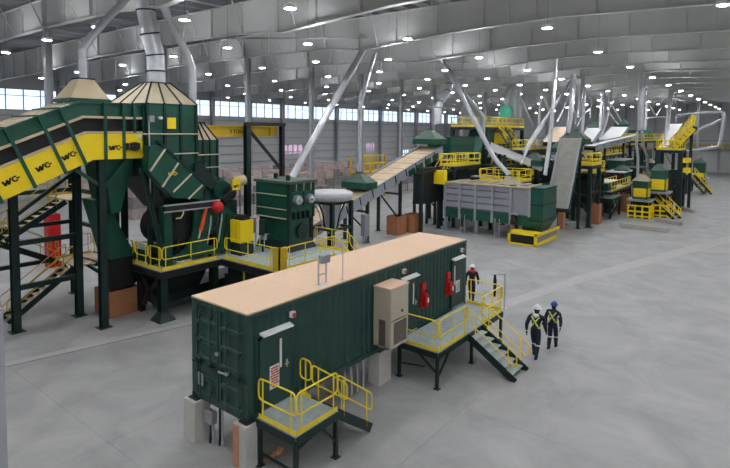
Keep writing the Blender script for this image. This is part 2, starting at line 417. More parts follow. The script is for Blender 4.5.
for (x0, y0, x1, y1) in ((0, -0.012, CL, 0.0), (0, CW, CL, CW+0.012), (-0.012, 0, 0, CW), (CL, 0, CL+0.012, CW)):
    MB().box(x0, y0, C0+CH-0.03, x1, y1, C0+CH+0.012).build('roof_edge', 'tan_sheet', ct)
# cargo doors on the near end
for k, (ya, yb) in enumerate(((0.17, 1.2), (1.24, 2.27))):
    d = MB(); d.box(-0.005, ya, Zb, 0.05, ya+0.09, Zt).box(-0.005, yb-0.09, Zb, 0.05, yb, Zt)
    n = 5; zz = [Zb+(Zt-Zb)*i/n for i in range(n+1)]
    d.box(0.03, ya+0.09, Zb, 0.05, yb-0.09, Zt)
    for z in zz:
        z0 = max(Zb, z-0.05); z1 = min(Zt, z+0.05)
        d.add([(0.03, ya+0.09, z0-0.03), (0.03, yb-0.09, z0-0.03), (-0.005, yb-0.09, z0+0.01), (-0.005, ya+0.09, z0+0.01), (-0.005, yb-0.09, z1), (-0.005, ya+0.09, z1), (0.03, yb-0.09, z1+0.04), (0.03, ya+0.09, z1+0.04)], [(0,1,2,3), (3,2,4,5), (5,4,6,7)])
    dr = d.build('cargo_door', 'container_green', ct)
    for f in ((0.28, 0.74) if k == 1 else (0.14, 0.62)):
        y = ya+(yb-ya)*f
        rod = MB().cyl((-0.045, y, C0+0.06), (-0.045, y, C0+CH-0.06), 0.019, 8)
        for z in (Zb+0.2, Zb+0.9, Zb+1.6, Zb+2.3): rod.box(-0.065, y-0.045, z-0.03, 0.0, y+0.045, z+0.03)
        rod.build('lock_rod', 'container_green', dr)
        MB().beam((-0.07, y, Zb+0.95), (-0.07, y-0.34 if f < 0.5 else y+0.34, Zb+0.93), 0.02, 0.045).box(-0.08, y-0.05, Zb+0.92, -0.0, y+0.05, Zb+0.99).build('lock_handle', 'steel_bright' if f > 0.5 and k == 0 else 'dark_steel', dr)
    for z in (Zb+0.25, Zb+0.95, Zb+1.65, Zb+2.35):
        y = yb if k else ya; MB().box(-0.02, y-0.05, z-0.05, 0.02, y+0.05, z+0.05).build('hinge', 'container_green', dr)
MB().box(-0.02, 1.9, C0+0.42, -0.004, 2.14, C0+0.78).build('data_plate', 'grey_paint', ct, 'grey plate low on the left cargo door')
MB().box(-0.075, 1.16, Zb+1.35, -0.0, 1.28, Zb+1.43).build('latch', 'steel_bright', ct, 'bright metal latch between the cargo doors')
# side doors, drip caps, signs, alarm lamps
def side_door(xa, xb, zb, zt, strip, handle):
    d = MB().box(xa, -0.02, zb, xb, 0.04, zt)
    d.box(xa-0.06, -0.03, zb, xa, 0.05, zt+0.06).box(xb, -0.03, zb, xb+0.06, 0.05, zt+0.06).box(xa-0.06, -0.03, zt, xb+0.06, 0.05, zt+0.06)
    o = d.build('side_door', 'container_green', ct)
    MB().box(strip-0.035, -0.035, zt-0.95, strip+0.035, -0.015, zt-0.15).build('vision_strip', 'white_paint', o, 'narrow white vision strip')
    MB().tube([(handle, -0.02, zb+1.03), (handle, -0.08, zb+1.03), (handle-0.13, -0.085, zb+1.03)], 0.014, 6).box(handle-0.03, -0.035, zb+0.9, handle+0.03, -0.015, zb+1.12).build('door_handle', 'steel_bright', o)
    cx = (xa+xb)/2; MB().prism([(-0.15, zt+0.14), (-0.15, zt+0.11), (0.03, zt+0.14), (0.03, zt+0.2)], 'x', xa-0.02, xb+0.02).build('drip_cap', 'white_paint', ct, 'white drip cap above a side door')
    MB().box(xa, -0.06, zb-0.05, xb, 0.0, zb-0.01).build('threshold', 'steel_bright', o)
side_door(0.45, 1.5, C0+0.16, 3.28, 1.13, 1.36)
side_door(7.1, 8.12, C0+0.16, 3.28, 7.86, 8.02)
side_door(10.92, 11.92, C0+0.16, 3.28, 11.1, 11.2)
def text_lines(o, x0, x1, z0, z1, rows, m, y):
    t = MB(); n = len(rows)
    for i, row in enumerate(rows):
        z = z1-(z1-z0)*(i+0.5)/n; h = (z1-z0)/n*0.6
        for (a, b) in row: t.box(x0+(x1-x0)*a, y, z-h/2, x0+(x1-x0)*b, y+0.006, z+h/2)
    return t.build('lettering', m, o)
sg = MB().box(0.73, -0.034, 1.83, 1.07, -0.022, 2.47).build('warning_sign', 'white_paint', ct, 'white warning sign with red print on the near side door')
text_lines(sg, 0.75, 1.05, 1.86, 2.44, [[(0.05,.95)], [(0,.35),(.42,.9)], [(.1,.5),(.56,1)], [(0,.28),(.34,.66),(.72,1)], [(.05,.95)], [(.1,.45),(.52,.85)], [(0,.6),(.66,1)], [(.2,.8)]], 'print_red', -0.04)
sg = MB().box(11.22, -0.034, 1.95, 11.55, -0.022, 2.45).build('warning_sign', 'white_paint', ct, 'small pale sign on the far side door')
text_lines(sg, 11.25, 11.52, 1.99, 2.42, [[(0.05,.95)], [(0,.35),(.42,.9)], [(.1,.5),(.56,1)], [(0,.28),(.34,.66),(.72,1)], [(.1,.8)]], 'grey_paint', -0.04)
for x, z in ((1.58, 3.68), (7.22, 3.72), (11.75, 3.7)):
    b = MB().box(x-0.07, -0.08, z-0.08, x+0.07, 0.03, z+0.08).build('alarm_lamp', 'white_paint', ct)
    MB().sphere((x, -0.09, z), 0.06, 10, 6).build('lamp_cap', 'red', b, 'red lamp cap')
# conduit box and thin pole on the roof
rb_ = MB(); zr = C0+CH
p = aZ(313, 286, zr+0.006)
px_, py_ = 3.05, 0.36
for dx in (0, 0.34): rb_.box(px_+dx-0.02, py_-0.02, zr+0.006, px_+dx+0.02, py_+0.02, zr+0.8)
rb_.box(px_-0.04, py_-0.03, zr+0.3, px_+0.38, py_+0.0, zr+0.34).box(px_-0.08, py_-0.1, zr+0.003, px_+0.42, py_+0.1, zr+0.012)
o = tag(rb_.build('roof_stand', 'galvanized', None, at=(px_+0.17, py_, zr+0.006)), 'small two legged galvanized stand with box on the tan container roof', 'stand')
MB().box(px_+0.06, py_-0.12, zr+0.66, px_+0.4, py_+0.06, zr+0.9).build('junction_box', 'grey_paint', o)
o = tag(MB().cyl((3.95, 0.15, zr+0.006), (3.95, 0.15, zr+1.0), 0.018, 6).cyl((3.95, 0.15, zr+0.006), (3.95, 0.15, zr+0.03), 0.05, 8).sphere((3.95, 0.15, zr+1.01), 0.03, 6, 4).build('antenna_mast', 'galvanized', None, at=(3.95, 0.15, zr+0.006)), 'thin upright mast near the front edge of the tan roof', 'mast')

# concrete blocks under the container
for nm, x0, y0, x1, y1 in (('pale concrete block under the left corner of the cargo doors', -0.22, 2.02, 0.3, 2.56), ('concrete block with raw wood form under the near corner of the container', -0.14, -0.08, 0.36, 0.42),
        ('concrete block under the middle of the container below the air conditioner', 5.7, -0.05, 6.4, 0.42), ('concrete block under the far side middle of the container', 5.7, 2.0, 6.4, 2.5),
        ('concrete block under the far corner of the container behind the landing', 11.75, -0.02, 12.3, 0.45), ('concrete block under the hidden far left corner of the container', 11.75, 2.0, 12.3, 2.5)):
    mb = MB().box(x0, y0, 0, x1, y1, C0-0.03); b = mb.build('concrete_block', 'concrete_block', None, at=(x0, y0, 0)); tag(b, nm, 'block')
    MB().box(x0+0.1, y0+0.08, C0-0.03, x1-0.1, y1-0.08, C0).build('bearing_plate', 'dark_steel', b)
    if 'raw' in nm: MB().box(x0-0.02, y0+0.27, 0, x0, y1, C0-0.06).build('form_board', 'wood_raw', b, 'raw wooden form board on the block')
# junction box and conduits below the cargo doors
t = thing('junction_box', 'grey electrical box with conduits below the cargo doors', 'junction box', (0.15, 1.5, 0))
MB().box(-0.02, 1.52, 0.62, 0.16, 1.86, 0.96).build('box', 'grey_paint', t)
for i, y in enumerate((1.44, 1.62, 1.74, 1.34)):
    z1 = (C0+0.1, 0.64, 0.64, C0+0.1)[i]; x = 0.1 if i in (1, 2) else 0.2
    MB().tube([(x, y, 0), (x, y, 0.3), (x, y, z1)], 0.032, 8).cyl((x, y, 0), (x, y, 0.12), 0.045, 8).build('conduit', 'galvanized' if i % 2 else 'dark_steel', t)
t = thing('conduit_bundle', 'bent grey conduits rising under the container beside the middle concrete block', 'conduit', (4.8, 0.5, 0))
for i in range(4):
    x = 4.3+0.32*i; MB().tube([(x, 0.3, 0), (x, 0.3, 0.6), (x+0.03, 0.36, 0.85), (x+0.12, 0.6, C0+0.1)], 0.03, 8).build('conduit', 'galvanized', t)
o = MB()
for i in range(5): o.sphere((0.55+0.12*i, -0.1-0.06*(i % 2), 0.06), 0.1, 7, 5, (1.2, 1, 0.7), z0=-0.6)
tag(o.build('crumpled_bag', 'wood_raw', None, at=(0.8, -0.1, 0)), 'crumpled salmon coloured bag lying under the near stair landing', 'bag')

# wall hung air conditioner
ac = thing('air_conditioner', 'tall beige wall air conditioner hung on the side of the green container', 'air conditioner', (5.8, -0.45, 1.58))
xa, xb, yf, za, zb_ = 5.43, 6.5, -0.68, 1.54, 3.6
MB().box(xa, yf, za+0.95, xb, 0.02, zb_-0.02).box(xa, yf, za, xa+0.03, yf+0.2, za+0.95).box(xa, -0.2, za, xa+0.03, 0.02, za+0.95).box(xa, yf, za, xb, 0.02, za+0.05).box(xb-0.03, yf, za, xb, 0.02, za+0.95).box(xa+0.03, -0.02, za, xb, 0.02, za+0.95).build('cabinet', 'ac_beige', ac)
MB().box(xa-0.02, yf-0.02, zb_-0.03, xb+0.02, 0.03, zb_+0.01).build('top_cover', 'tan_board', ac)
MB().box(xa+0.02, yf-0.012, 2.93, xb-0.02, yf+0.01, zb_-0.06).build('front_panel', 'ac_beige', ac)
MB().box(xa+0.02, yf-0.014, 2.5, xb-0.02, yf+0.01, 2.9).build('front_panel', 'ac_beige', ac)
MB().cyl((6.1, yf-0.03, 2.72), (6.1, yf, 2.72), 0.05, 10).build('control_knob', 'print_black', ac)
fr = MB().box(xa+0.02, yf-0.012, za+0.03, xa+0.18, yf+0.01, 2.46).box(xb-0.1, yf-0.012, za+0.03, xb-0.02, yf+0.01, 2.46).box(xa+0.18, yf-0.012, za+0.03, xb-0.1, yf+0.01, za+0.1).box(xa+0.18, yf-0.012, 2.4, xb-0.1, yf+0.01, 2.46)
gr = fr.build('grille_frame', 'ac_beige', ac)
for i in range(16):
    z = za+0.14+i*0.048
    MB().add([(xa+0.18, yf-0.008, z), (xb-0.1, yf-0.008, z), (xb-0.1, yf+0.03, z+0.04), (xa+0.18, yf+0.03, z+0.04)], [(0,1,2,3)]).build('slat', 'ac_dark', gr)
MB().box(xa+0.18, yf+0.05, za+0.1, xb-0.1, yf+0.06, 2.42).build('coil', 'ac_dark', ac)
MB().box(xa+0.012, yf+0.2, za+0.1, xa+0.02, -0.2, 2.5).build('side_coil', 'ac_dark', ac, 'dark coil behind the side opening')
for i in range(6):
    MB().box(xa-0.004, yf+0.2+i*0.05, za+0.05, xa+0.006, yf+0.21+i*0.05, 2.5).build('slat', 'ac_dark', ac)

# extinguishers
def extinguisher(x, z, label):
    t = thing('fire_extinguisher', label, 'fire extinguisher', (x, -0.15, z), 'fire extinguishers on the container')
    MB().box(x-0.14, -0.06, z-0.1, x+0.14, 0.03, z+0.88).build('backboard', 'red', t)
    MB().tube([(x, -0.16, z-0.05), (x, -0.16, z), (x, -0.16, z+0.42), (x, -0.16, z+0.5), (x, -0.16, z+0.56)], [0.06, 0.09, 0.09, 0.05, 0.03], 12).build('cylinder', 'red', t)
    MB().box(x-0.02, -0.24, z+0.56, x+0.02, -0.1, z+0.6).box(x-0.015, -0.22, z+0.62, x+0.015, -0.12, z+0.64).build('lever', 'print_black', t)
    MB().tube([(x, -0.17, z+0.57), (x+0.1, -0.17, z+0.52), (x+0.11, -0.17, z+0.2), (x+0.07, -0.2, z+0.1)], 0.014, 6).build('hose', 'black_rubber', t)
    MB().box(x-0.06, -0.257, z+0.16, x+0.05, -0.245, z+0.34).build('label_plate', 'hat_white', t)
    MB().box(x-0.12, -0.07, z+0.66, x+0.12, -0.06, z+0.84).build('sign_plate', 'red', t)
extinguisher(8.58, 2.1, 'red extinguisher beside the middle side door of the container')
extinguisher(10.55, 2.1, 'red extinguisher beside the farthest side door of the container')

# ------------------------------------------------------------------ landings and stairs of the container
def deck(parent, x0, x1, y0, y1, z, plates=3, axis='x', col='frame_green'):
    for i in range(plates):
        if axis == 'x': a, b = x0+(x1-x0)*i/plates, x0+(x1-x0)*(i+1)/plates; MB().box(a+0.004, y0, z-0.03, b-0.004, y1, z).build('deck_plate', 'grating', parent)
        else: a, b = y0+(y1-y0)*i/plates, y0+(y1-y0)*(i+1)/plates; MB().box(x0, a+0.004, z-0.03, x1, b-0.004, z).build('deck_plate', 'grating', parent)
    f = MB()
    for p, q in (((x0, y0), (x1, y0)), ((x1, y0), (x1, y1)), ((x1, y1), (x0, y1)), ((x0, y1), (x0, y0))):
        f.channel((*p, z-0.13), (*q, z-0.13), 0.07, 0.2, 0.012)
    f.build('deck_frame', col, parent)
def leg(parent, x, y, z, col='frame_green', w=0.1, foot=True):
    m = MB().beam((x, y, 0.0), (x, y, z), w, w)
    if foot: m.box(x-w, y-w, 0, x+w, y+w, 0.02)
    return m.build('leg', col, parent)
np_ = thing('stair_landing', 'small yellow railed landing with steps at the near side door of the container', 'landing', (0.25, -0.05, 0))
zl = 1.3
deck(np_, 0.25, 1.85, -1.5, -0.05, zl, 3, 'y')
for x in (0.3, 1.8):
    for y in (-1.45, -0.12): leg(np_, x, y, zl-0.2)
MB().beam((0.3, -1.45, 0.9), (1.0, -1.45, 1.05), 0.05).beam((1.8, -1.45, 0.45), (1.2, -1.45, 1.1), 0.06).beam((0.3, -1.4, 0.35), (0.3, -0.15, 0.35), 0.05).beam((0.35, -1.45, 0.3), (1.75, -0.12, 0.3), 0.05).build('brace', 'frame_green', np_)
guardrail(np_, (0.28, -0.1, zl), (0.28, -1.47, zl), posts=2)
guardrail(np_, (0.3, -1.48, zl), (1.83, -1.48, zl), posts=2)
guardrail(np_, (1.83, -0.08, zl), (1.83, -0.5, zl), posts=1)
stair(np_, (1.85, -1.0, zl), (1, 0, 0), 0.95, 6, 0.27, 0.2, rails=(1, -1), rh=0.98)
fp = thing('stair_landing', 'long yellow railed landing with stairs below the two far side doors', 'landing', (6.8, -0.05, 0))
deck(fp, 6.75, 12.15, -1.75, -0.08, zl, 5, 'x')
for x in (6.8, 9.4, 12.1):
    for y in (-1.7, -0.14): leg(fp, x, y, zl-0.2)
MB().beam((6.8, -1.68, 0.55), (6.8, -0.9, 1.1), 0.06).beam((6.85, -1.7, 0.4), (7.7, -1.7, 1.1), 0.06).beam((6.8, -0.14, 0.5), (6.8, -1.2, 0.65), 0.05).build('brace', 'frame_green', fp)
guardrail(fp, (6.78, -0.12, zl), (6.78, -1.7, zl), posts=2)
guardrail(fp, (6.8, -1.73, zl), (8.88, -1.73, zl), posts=3)
guardrail(fp, (10.12, -1.73, zl), (12.12, -1.73, zl), posts=3)
guardrail(fp, (12.13, -0.12, zl), (12.13, -1.7, zl), posts=2)
stair(fp, (9.5, -1.75, zl), (0, -1, 0), 1.15, 7, 0.285, 0.186, rh=0.98)
# tubular gate beyond the landing
_a = aZ(484, 309, 0); p1 = Vector((_a.x, _a.y, 0)); p2 = p1+Vector((0.75, -0.75, 0))
gt = thing('tube_barrier', 'short grey tubular barrier with black strap standing beyond the far stair landing', 'barrier', p1)
MB().tube([p1, p1+Vector((0,0,1.75)), p2+Vector((0,0,1.75)), p2], 0.03, 8).tube([p1+Vector((0,0,0.9)), p2+Vector((0,0,0.9))], 0.02, 6).build('tube_frame', 'steel_bright', gt)
for p in (p1, p2): MB().box(p.x-0.1, p.y-0.1, 0, p.x+0.1, p.y+0.1, 0.02).build('foot_plate', 'steel_bright', gt)
pm = (p1+p2)/2; MB().tube([pm+Vector((0,0,1.73)), pm+Vector((0.02,0,1.4)), pm+Vector((0,0,0.6))], [0.05, 0.09, 0.05], 8).build('strap', 'black_cloth', gt, 'black strap hanging on the barrier')

# ------------------------------------------------------------------ people
def person(label, foot, height, heading, stride, hat, suit, vest=True, hood=False, stripe='silver_tape', lean=0.05):
    """walking worker seen from behind; heading = angle of the walking direction; stride > 0 puts the left foot forward"""
    t = thing('person', label, 'person', foot); h = height; F = Vector((cos(heading), sin(heading), 0)); Lf = Vector((-sin(heading), cos(heading), 0)); U = Vector((0,0,1)); O = Vector(foot)
    def P(f, l, u): return O+F*(f*h)+Lf*(l*h)+U*(u*h)
    def skin(name, nodes, edges, m, parent, sub=2):
        me = bpy.data.meshes.new(name); me.from_pydata([tuple(Vector(n[0])-O) for n in nodes], edges, []); me.materials.append(MATS[m])
        o = bpy.data.objects.new(name, me); COL.objects.link(o); o.parent = parent; W[o.name] = O
        md = o.modifiers.new('skin', 'SKIN'); md.use_smooth_shade = True
        for i, n in enumerate(nodes):
            r = n[1]; me.skin_vertices[0].data[i].radius = (r[0]*h, r[1]*h) if isinstance(r, tuple) else (r*h, r*h)
        me.skin_vertices[0].data[0].use_root = True
        s = o.modifiers.new('sub', 'SUBSURF'); s.levels = sub; s.render_levels = sub; return o
    st = stride; lift = 0.0
    N = [(P(0, 0, 0.52), (0.096, 0.078)), (P(0.0, 0, 0.6), (0.096, 0.075)), (P(lean*0.6, 0, 0.71), (0.112, 0.078)), (P(lean*0.9, 0, 0.795), (0.1, 0.066)), (P(lean, 0, 0.845), 0.034), (P(lean+0.01, 0, 0.885), 0.05), (P(lean+0.012, 0, 0.94), 0.056), (P(lean+0.008, 0, 0.975), 0.045)]
    E_ = [(0,1),(1,2),(2,3),(3,4),(4,5),(5,6),(6,7)]
    def leg(side, s):
        k = len(N); hip = P(0, side*0.052, 0.5); ft = P(s, side*0.05, 0.05 if s >= 0 else 0.065)
        knee = (hip+ft)/2+F*(0.03*h if s >= 0 else 0.05*h)
        heel = ft; toe = ft+F*0.09*h-U*(0.022*h)
        N.extend([(hip, 0.064), (knee, 0.05), (knee*0.45+ft*0.55, 0.045), (ft, 0.036), (toe, (0.024, 0.02))]); E_.extend([(0,k),(k,k+1),(k+1,k+2),(k+2,k+3),(k+3,k+4)])
    leg(1, st); leg(-1, -st)
    hands = []
    def arm(side, s):
        k = len(N); sh = P(lean*0.9, side*0.118, 0.785); el = P(lean*0.5+s*0.35-0.02, side*0.172, 0.63); wr = P(lean*0.5+s+0.02, side*0.165, 0.5)
        N.extend([(sh, 0.05), (el, 0.04), (wr, 0.027)]); E_.extend([(3,k),(k,k+1),(k+1,k+2)]); hands.append((wr, side, (wr-el).normalized()))
    arm(1, -st*0.7); arm(-1, st*0.7)
    body = skin('body', N, E_, suit, t)
    for wr, side, d in hands:
        HN = [(wr, 0.017), (wr+d*0.035*h, (0.022, 0.012)), (wr+d*0.055*h, (0.022, 0.011))]; HE = [(0,1),(1,2)]
        for q in range(4):
            a = wr+d*0.056*h+F*((q-1.5)*0.0095*h); ln = (0.036, 0.042, 0.039, 0.03)[q]
            k = len(HN); HN += [(a, 0.005), (a+d*ln*0.55*h+Lf*(-side*0.004*h), 0.0048), (a+d*ln*h+Lf*(-side*0.012*h), 0.0042)]; HE += [(2,k),(k,k+1),(k+1,k+2)]
        k = len(HN); a = wr+d*0.03*h+F*0.02*h; HN += [(a, 0.006), (a+d*0.022*h+F*0.012*h, 0.0052)]; HE += [(1,k),(k,k+1)]
        skin('hand', HN, HE, 'glove', t, 1)
    if not vest: MB().tube([P(lean*0.9, -0.1, 0.795), P(lean*0.9-0.01, -0.05, 0.815), P(lean*0.9-0.01, 0.05, 0.815), P(lean*0.9, 0.1, 0.795)], [0.045*h, 0.06*h, 0.06*h, 0.045*h], 10).build('shoulder_yoke', 'red', t, 'red shoulder yoke')
    hc = P(lean+0.012, 0, 0.925)
    # head skin, face, hair
    hd = MB().sphere(hc, 0.06*h, 14, 10, (1.0, 0.86, 1.2)); nz = hc+F*0.06*h
    hd.add([nz-Lf*0.008*h-U*0.012*h, nz+Lf*0.008*h-U*0.012*h, nz+U*0.014*h, nz+F*0.016*h-U*0.008*h], [(0,1,3),(1,2,3),(2,0,3)])
    hm = hd.build('head', 'skin', t)
    for k in (1, -1):
        MB().sphere(hc+F*0.05*h+Lf*k*0.022*h+U*0.006*h, 0.007*h, 6, 4).build('eye', 'print_black', hm)
        MB().sphere(hc+Lf*k*0.052*h-U*0.004*h, 0.014*h, 6, 4, (0.7, 0.4, 1.2)).build('ear', 'skin', hm)
    MB().beam(hc+F*0.055*h-Lf*0.016*h-U*0.034*h, hc+F*0.055*h+Lf*0.016*h-U*0.034*h, 0.008*h, 0.005*h).build('mouth', 'print_red', hm)
    MB().sphere(hc-F*0.012*h-U*0.004*h, 0.0605*h, 12, 6, (0.95, 0.9, 1.1), z0=-0.75).build('hair', 'hair', hm)
    ht = MB().sphere(hc+U*0.028*h, 0.074*h, 14, 7, (1.12, 0.95, 0.85), z0=0.0)
    ht.tube([hc+U*0.028*h, hc+U*0.022*h], [0.078*h, 0.088*h], 16); ht.beam(hc+U*0.093*h-F*0.06*h, hc+U*0.093*h+F*0.06*h, 0.012*h, 0.01*h)
    ht.build('hard_hat', hat, t)
    if hood: MB().tube([P(lean-0.05, -0.05, 0.84), P(lean-0.075, 0, 0.815), P(lean-0.05, 0.05, 0.84)], [0.028*h, 0.036*h, 0.028*h], 8).build('hood', 'hat_white', t, 'white hood lying on the shoulders')
    if vest:
        back = -0.086
        for k in (1, -1):
            MB().beam(P(lean*0.95+back-0.008, k*0.075, 0.81), P(lean*0.5+back-0.012, -k*0.06, 0.63), 0.026*h, 0.018*h, up=-F).build('reflective_band', 'hivis', t)
        ring = [P(0.012+lean*0.4, 0, 0.6)+F*(0.098*h*cos(a))+Lf*(0.108*h*sin(a)) for a in [2*pi*i/14 for i in range(14)]]
        MB().tube(ring, 0.0125*h, 6, closed=True).build('reflective_belt', 'hivis', t)
    for side, s in ((1, st), (-1, -st)):
        hip = P(0, side*0.052, 0.5); ft = P(s, side*0.05, 0.05); c = hip+(ft-hip)*0.55+F*(0.03*h); d = (ft-hip).normalized()
        MB().tube([c-d*0.012*h, c+d*0.012*h], 0.055*h, 10).build('leg_band', stripe, t)
        k = ft+F*0.03*h; MB().tube([ft-F*0.035*h-U*0.018*h, ft+F*0.03*h-U*0.02*h, ft+F*0.09*h-U*0.03*h], [0.03*h, 0.031*h, 0.018*h], 8).build('boot', 'black_rubber', t)
    return t
hd_ = atan2(0.55, 1); _p3 = aZ(471.5, 300, 0)
person('person in navy suit with white hard hat and white hood, walking away past stairs', (11.45, -3.42, 0), 2.03, 0.05, 0.11, 'hat_white', 'navy_cloth', hood=True)
person('person in navy work suit and blue hard hat, walking away past the stairs', (12.75, -3.66, 0), 1.88, 0.05, -0.1, 'hat_blue', 'navy_cloth')
person('person in black clothes with red shoulders and white hard hat behind the container', (_p3.x, _p3.y, 0), 1.85, 0.3, 0.06, 'hat_white', 'black_cloth', vest=False, stripe='black_cloth')

# ------------------------------------------------------------------ big infeed conveyor on the left
def logo(parent, o, u, v, w, m='print_black', nm='emblem'):
    """slanted W followed by an open C, as thin raised shapes; o lower left, u right, v up"""
    o = Vector(o); u = Vector(u).normalized(); v = Vector(v).normalized(); n = u.cross(v); mb = MB()
    def poly(pts):
        k = len(pts); vs = [o+u*(a*w)+v*(b*w) for a, b in pts]; vs += [q+n*0.012 for q in vs]
        mb.add(vs, [tuple(range(k)), tuple(range(2*k-1, k-1, -1))]+[(i, (i+1) % k, (i+1) % k+k, i+k) for i in range(k)])
    def bar(a, b, t): poly([(a[0]-t, a[1]), (a[0]+t, a[1]), (b[0]+t, b[1]), (b[0]-t, b[1])])
    T = 0.062
    bar((0.05, 0.32), (0.14, 0.0), T); bar((0.14, 0.0), (0.3, 0.32), T); bar((0.3, 0.32), (0.33, 0.0), T); bar((0.33, 0.0), (0.52, 0.36), T)
    c = (0.74, 0.19); pin = [(c[0]+0.1*cos(a), c[1]+0.1*sin(a)) for a in [R(50+i*26) for i in range(11)]]; po = [(c[0]+0.2*cos(a), c[1]+0.185*sin(a)) for a in [R(45+i*27) for i in range(11)]]
    for i in range(10): poly([po[i], po[i+1], pin[i+1], pin[i]])
    poly([(0.8, 0.15), (1.0, 0.15), (1.0, 0.23), (0.8, 0.23)])
    return mb.build(nm, m, parent)
YN, YF = 12.5, 15.2
A_ = math.atan(0.42); ca, sa = cos(A_), sin(A_); BX, BZ = 1.95, 7.49; HB = tan(A_/2)
def PI_(s, n): return (BX-s*ca-n*sa, BZ-s*sa+n*ca)           # point on the sloping part, s back from the bend, n above the underside
def BD(n): return (BX-n*HB, BZ+n)                            # the bend line
SL = 12.0; XEND = 4.25
def band(n0, n1, y0, y1, s0=0.0, s1=SL, flat=True):
    mb = MB(); mb.prism([PI_(s1, n0), BD(n0), BD(n1), PI_(s1, n1)], 'y', y0, y1)
    if flat: mb.prism([BD(n0), (XEND, BZ+n0), (XEND, BZ+n1), BD(n1)], 'y', y0, y1)
    return mb
lc = thing('infeed_conveyor', 'big dark green infeed conveyor with yellow side panels rising from the left', 'conveyor', (2.37, 12.67, 0))
NY, NM, NT = 1.17, 1.82, 2.46
band(0.02, NY, YN+0.08, YF-0.08).build('conveyor_bed', 'dark_steel', lc)
band(NY, NM, YN+0.22, YN+0.27).build('side_wall', 'dark_steel', lc)  # near-black colour stands in for the shaded openings below the mid rail
band(NM, NT-0.02, YN+0.22, YN+0.27).build('side_wall', 'machine_green', lc)
band(NM+0.02, NT-0.04, YN+0.06, YN+0.2).build('upper_panel', 'machine_green', lc)
band(0.0, NT, YF-0.08, YF).build('side_wall', 'machine_green', lc)
band(NY-0.03, NY+0.05, YN-0.05, YN+0.2).build('edge_strip', 'tan_sheet', lc, 'tan edge strip above the yellow panels')
band(NM-0.04, NM+0.06, YN-0.06, YN+0.2).build('mid_rail', 'tan_sheet', lc, 'tan rail along the middle of the side')
band(NT-0.05, NT+0.03, YN-0.02, YN+0.25).build('top_rail', 'machine_green', lc)
band(NT-0.1, NT-0.06, YN+0.25, YF-0.05).build('top_cover', 'machine_green', lc)
for y in (12.95, 13.5, 14.1, 14.7):
    m = MB().prism([PI_(SL, NT-0.06), BD(NT-0.06), BD(NT+0.02), PI_(SL, NT+0.02)], 'y', y, y+0.2); m.build('cover_strip', 'tan_sheet', lc)
sr = [0.36, 1.22]+[2.47+1.25*i for i in range(0, 8)]
for i, s in enumerate(sr):
    mb = MB(); (x0, z0), (x1, z1) = PI_(s, -0.06), PI_(s, NT+0.03)
    mb.beam((x0, YN-0.06, z0), (x1, YN-0.06, z1), 0.12, 0.1, up=(0,1,0)).build('rib', 'machine_green', lc)
    mb = MB(); a = PI_(s, NT+0.03); mb.beam((a[0], YN, a[1]), (a[0], YF, a[1]), 0.07, 0.07).build('cross_tie', 'machine_green', lc)
edges = [0.0]+sr+[SL]
for i in range(len(edges)-1):
    s0, s1 = edges[i]+(0.06 if i else 0), edges[i+1]-0.06
    a, b, c, d = (PI_(s1, 0.0), PI_(s0, 0.0) if i else BD(0), PI_(s0, NY-0.04) if i else BD(NY-0.04), PI_(s1, NY-0.04))
    pn = MB().prism([a, b, c, d], 'y', YN-0.035, YN+0.08).build('yellow_panel', 'yellow', lc)
    if i:
        o = PI_((s0+s1)/2+0.33, 0.46); logo(pn, (o[0], YN-0.037, o[1]), (ca, 0, sa), (-sa, 0, ca), 0.64)
fx = [BX, 2.5, 3.32, 4.22]
for i in range(3):
    x0, x1 = fx[i]+0.02, fx[i+1]-0.04
    mt = 'yellow'
    if i == 0: pn = MB().prism([BD(0), (x1, BZ), (x1, BZ+NY-0.04), BD(NY-0.04)], 'y', YN-0.034, YN+0.08).build('yellow_panel', mt, lc)
    else: pn = MB().box(x0, YN-0.034, BZ, x1, YN+0.08, BZ+NY-0.04).build('yellow_panel', mt, lc)
    if i == 1: logo(pn, (x0+0.1, YN-0.037, BZ+0.4), (1,0,0), (0,0,1), 0.6)
for x in (2.48, 3.3, 3.8, 4.24):
    MB().box(x-0.06, YN-0.1, BZ+(0 if x != 3.8 else NY), x+0.06, YN+0.02, BZ+NT+0.03).build('rib', 'machine_green', lc)
MB().cyl((3.75, YN-0.25, BZ+0.55), (3.75, YN-0.03, BZ+0.55), 0.2, 12).cyl((3.75, YN-0.32, BZ+0.55), (3.75, YN-0.2, BZ+0.55), 0.09, 10).box(3.4, YN-0.16, BZ+0.4, 4.0, YN-0.03, BZ+0.7).build('head_bearing', 'dark_steel', lc)
MB().box(3.98, YN-0.05, BZ+0.88, 4.14, YN-0.04, BZ+1.08).build('warning_label', 'white_paint', lc)
# support posts and cross beams below the conveyor
def hpost(parent, x, y, z, w=0.3, m='frame_green'):
    mb = MB().ibeam((x, y, 0.02), (x, y, z), w, w, 0.025, up=(0,1,0)); mb.box(x-w*0.9, y-w*0.9, 0, x+w*0.9, y+w*0.9, 0.03); return mb.build('post', m, parent)
for x, y, z in ((2.37, 12.7, 7.5), (2.37, 15.1, 7.5), (-0.24, 15.1, 6.5), (-5.5, 12.7, 4.3), (-5.5, 15.1, 4.3)): hpost(lc, x, y, z)
MB().beam((-0.24, 15.1, 1.9), (2.37, 15.1, 1.9), 0.18, 0.22).build('cross_beam', 'frame_green', lc)
MB().beam((-0.24, 15.1, 3.85), (2.37, 15.1, 3.85), 0.18, 0.22).build('cross_beam', 'frame_green', lc)
MB().beam((-0.24, 15.1, 5.0), (2.37, 15.1, 6.9), 0.14, 0.14).build('brace', 'frame_green', lc)
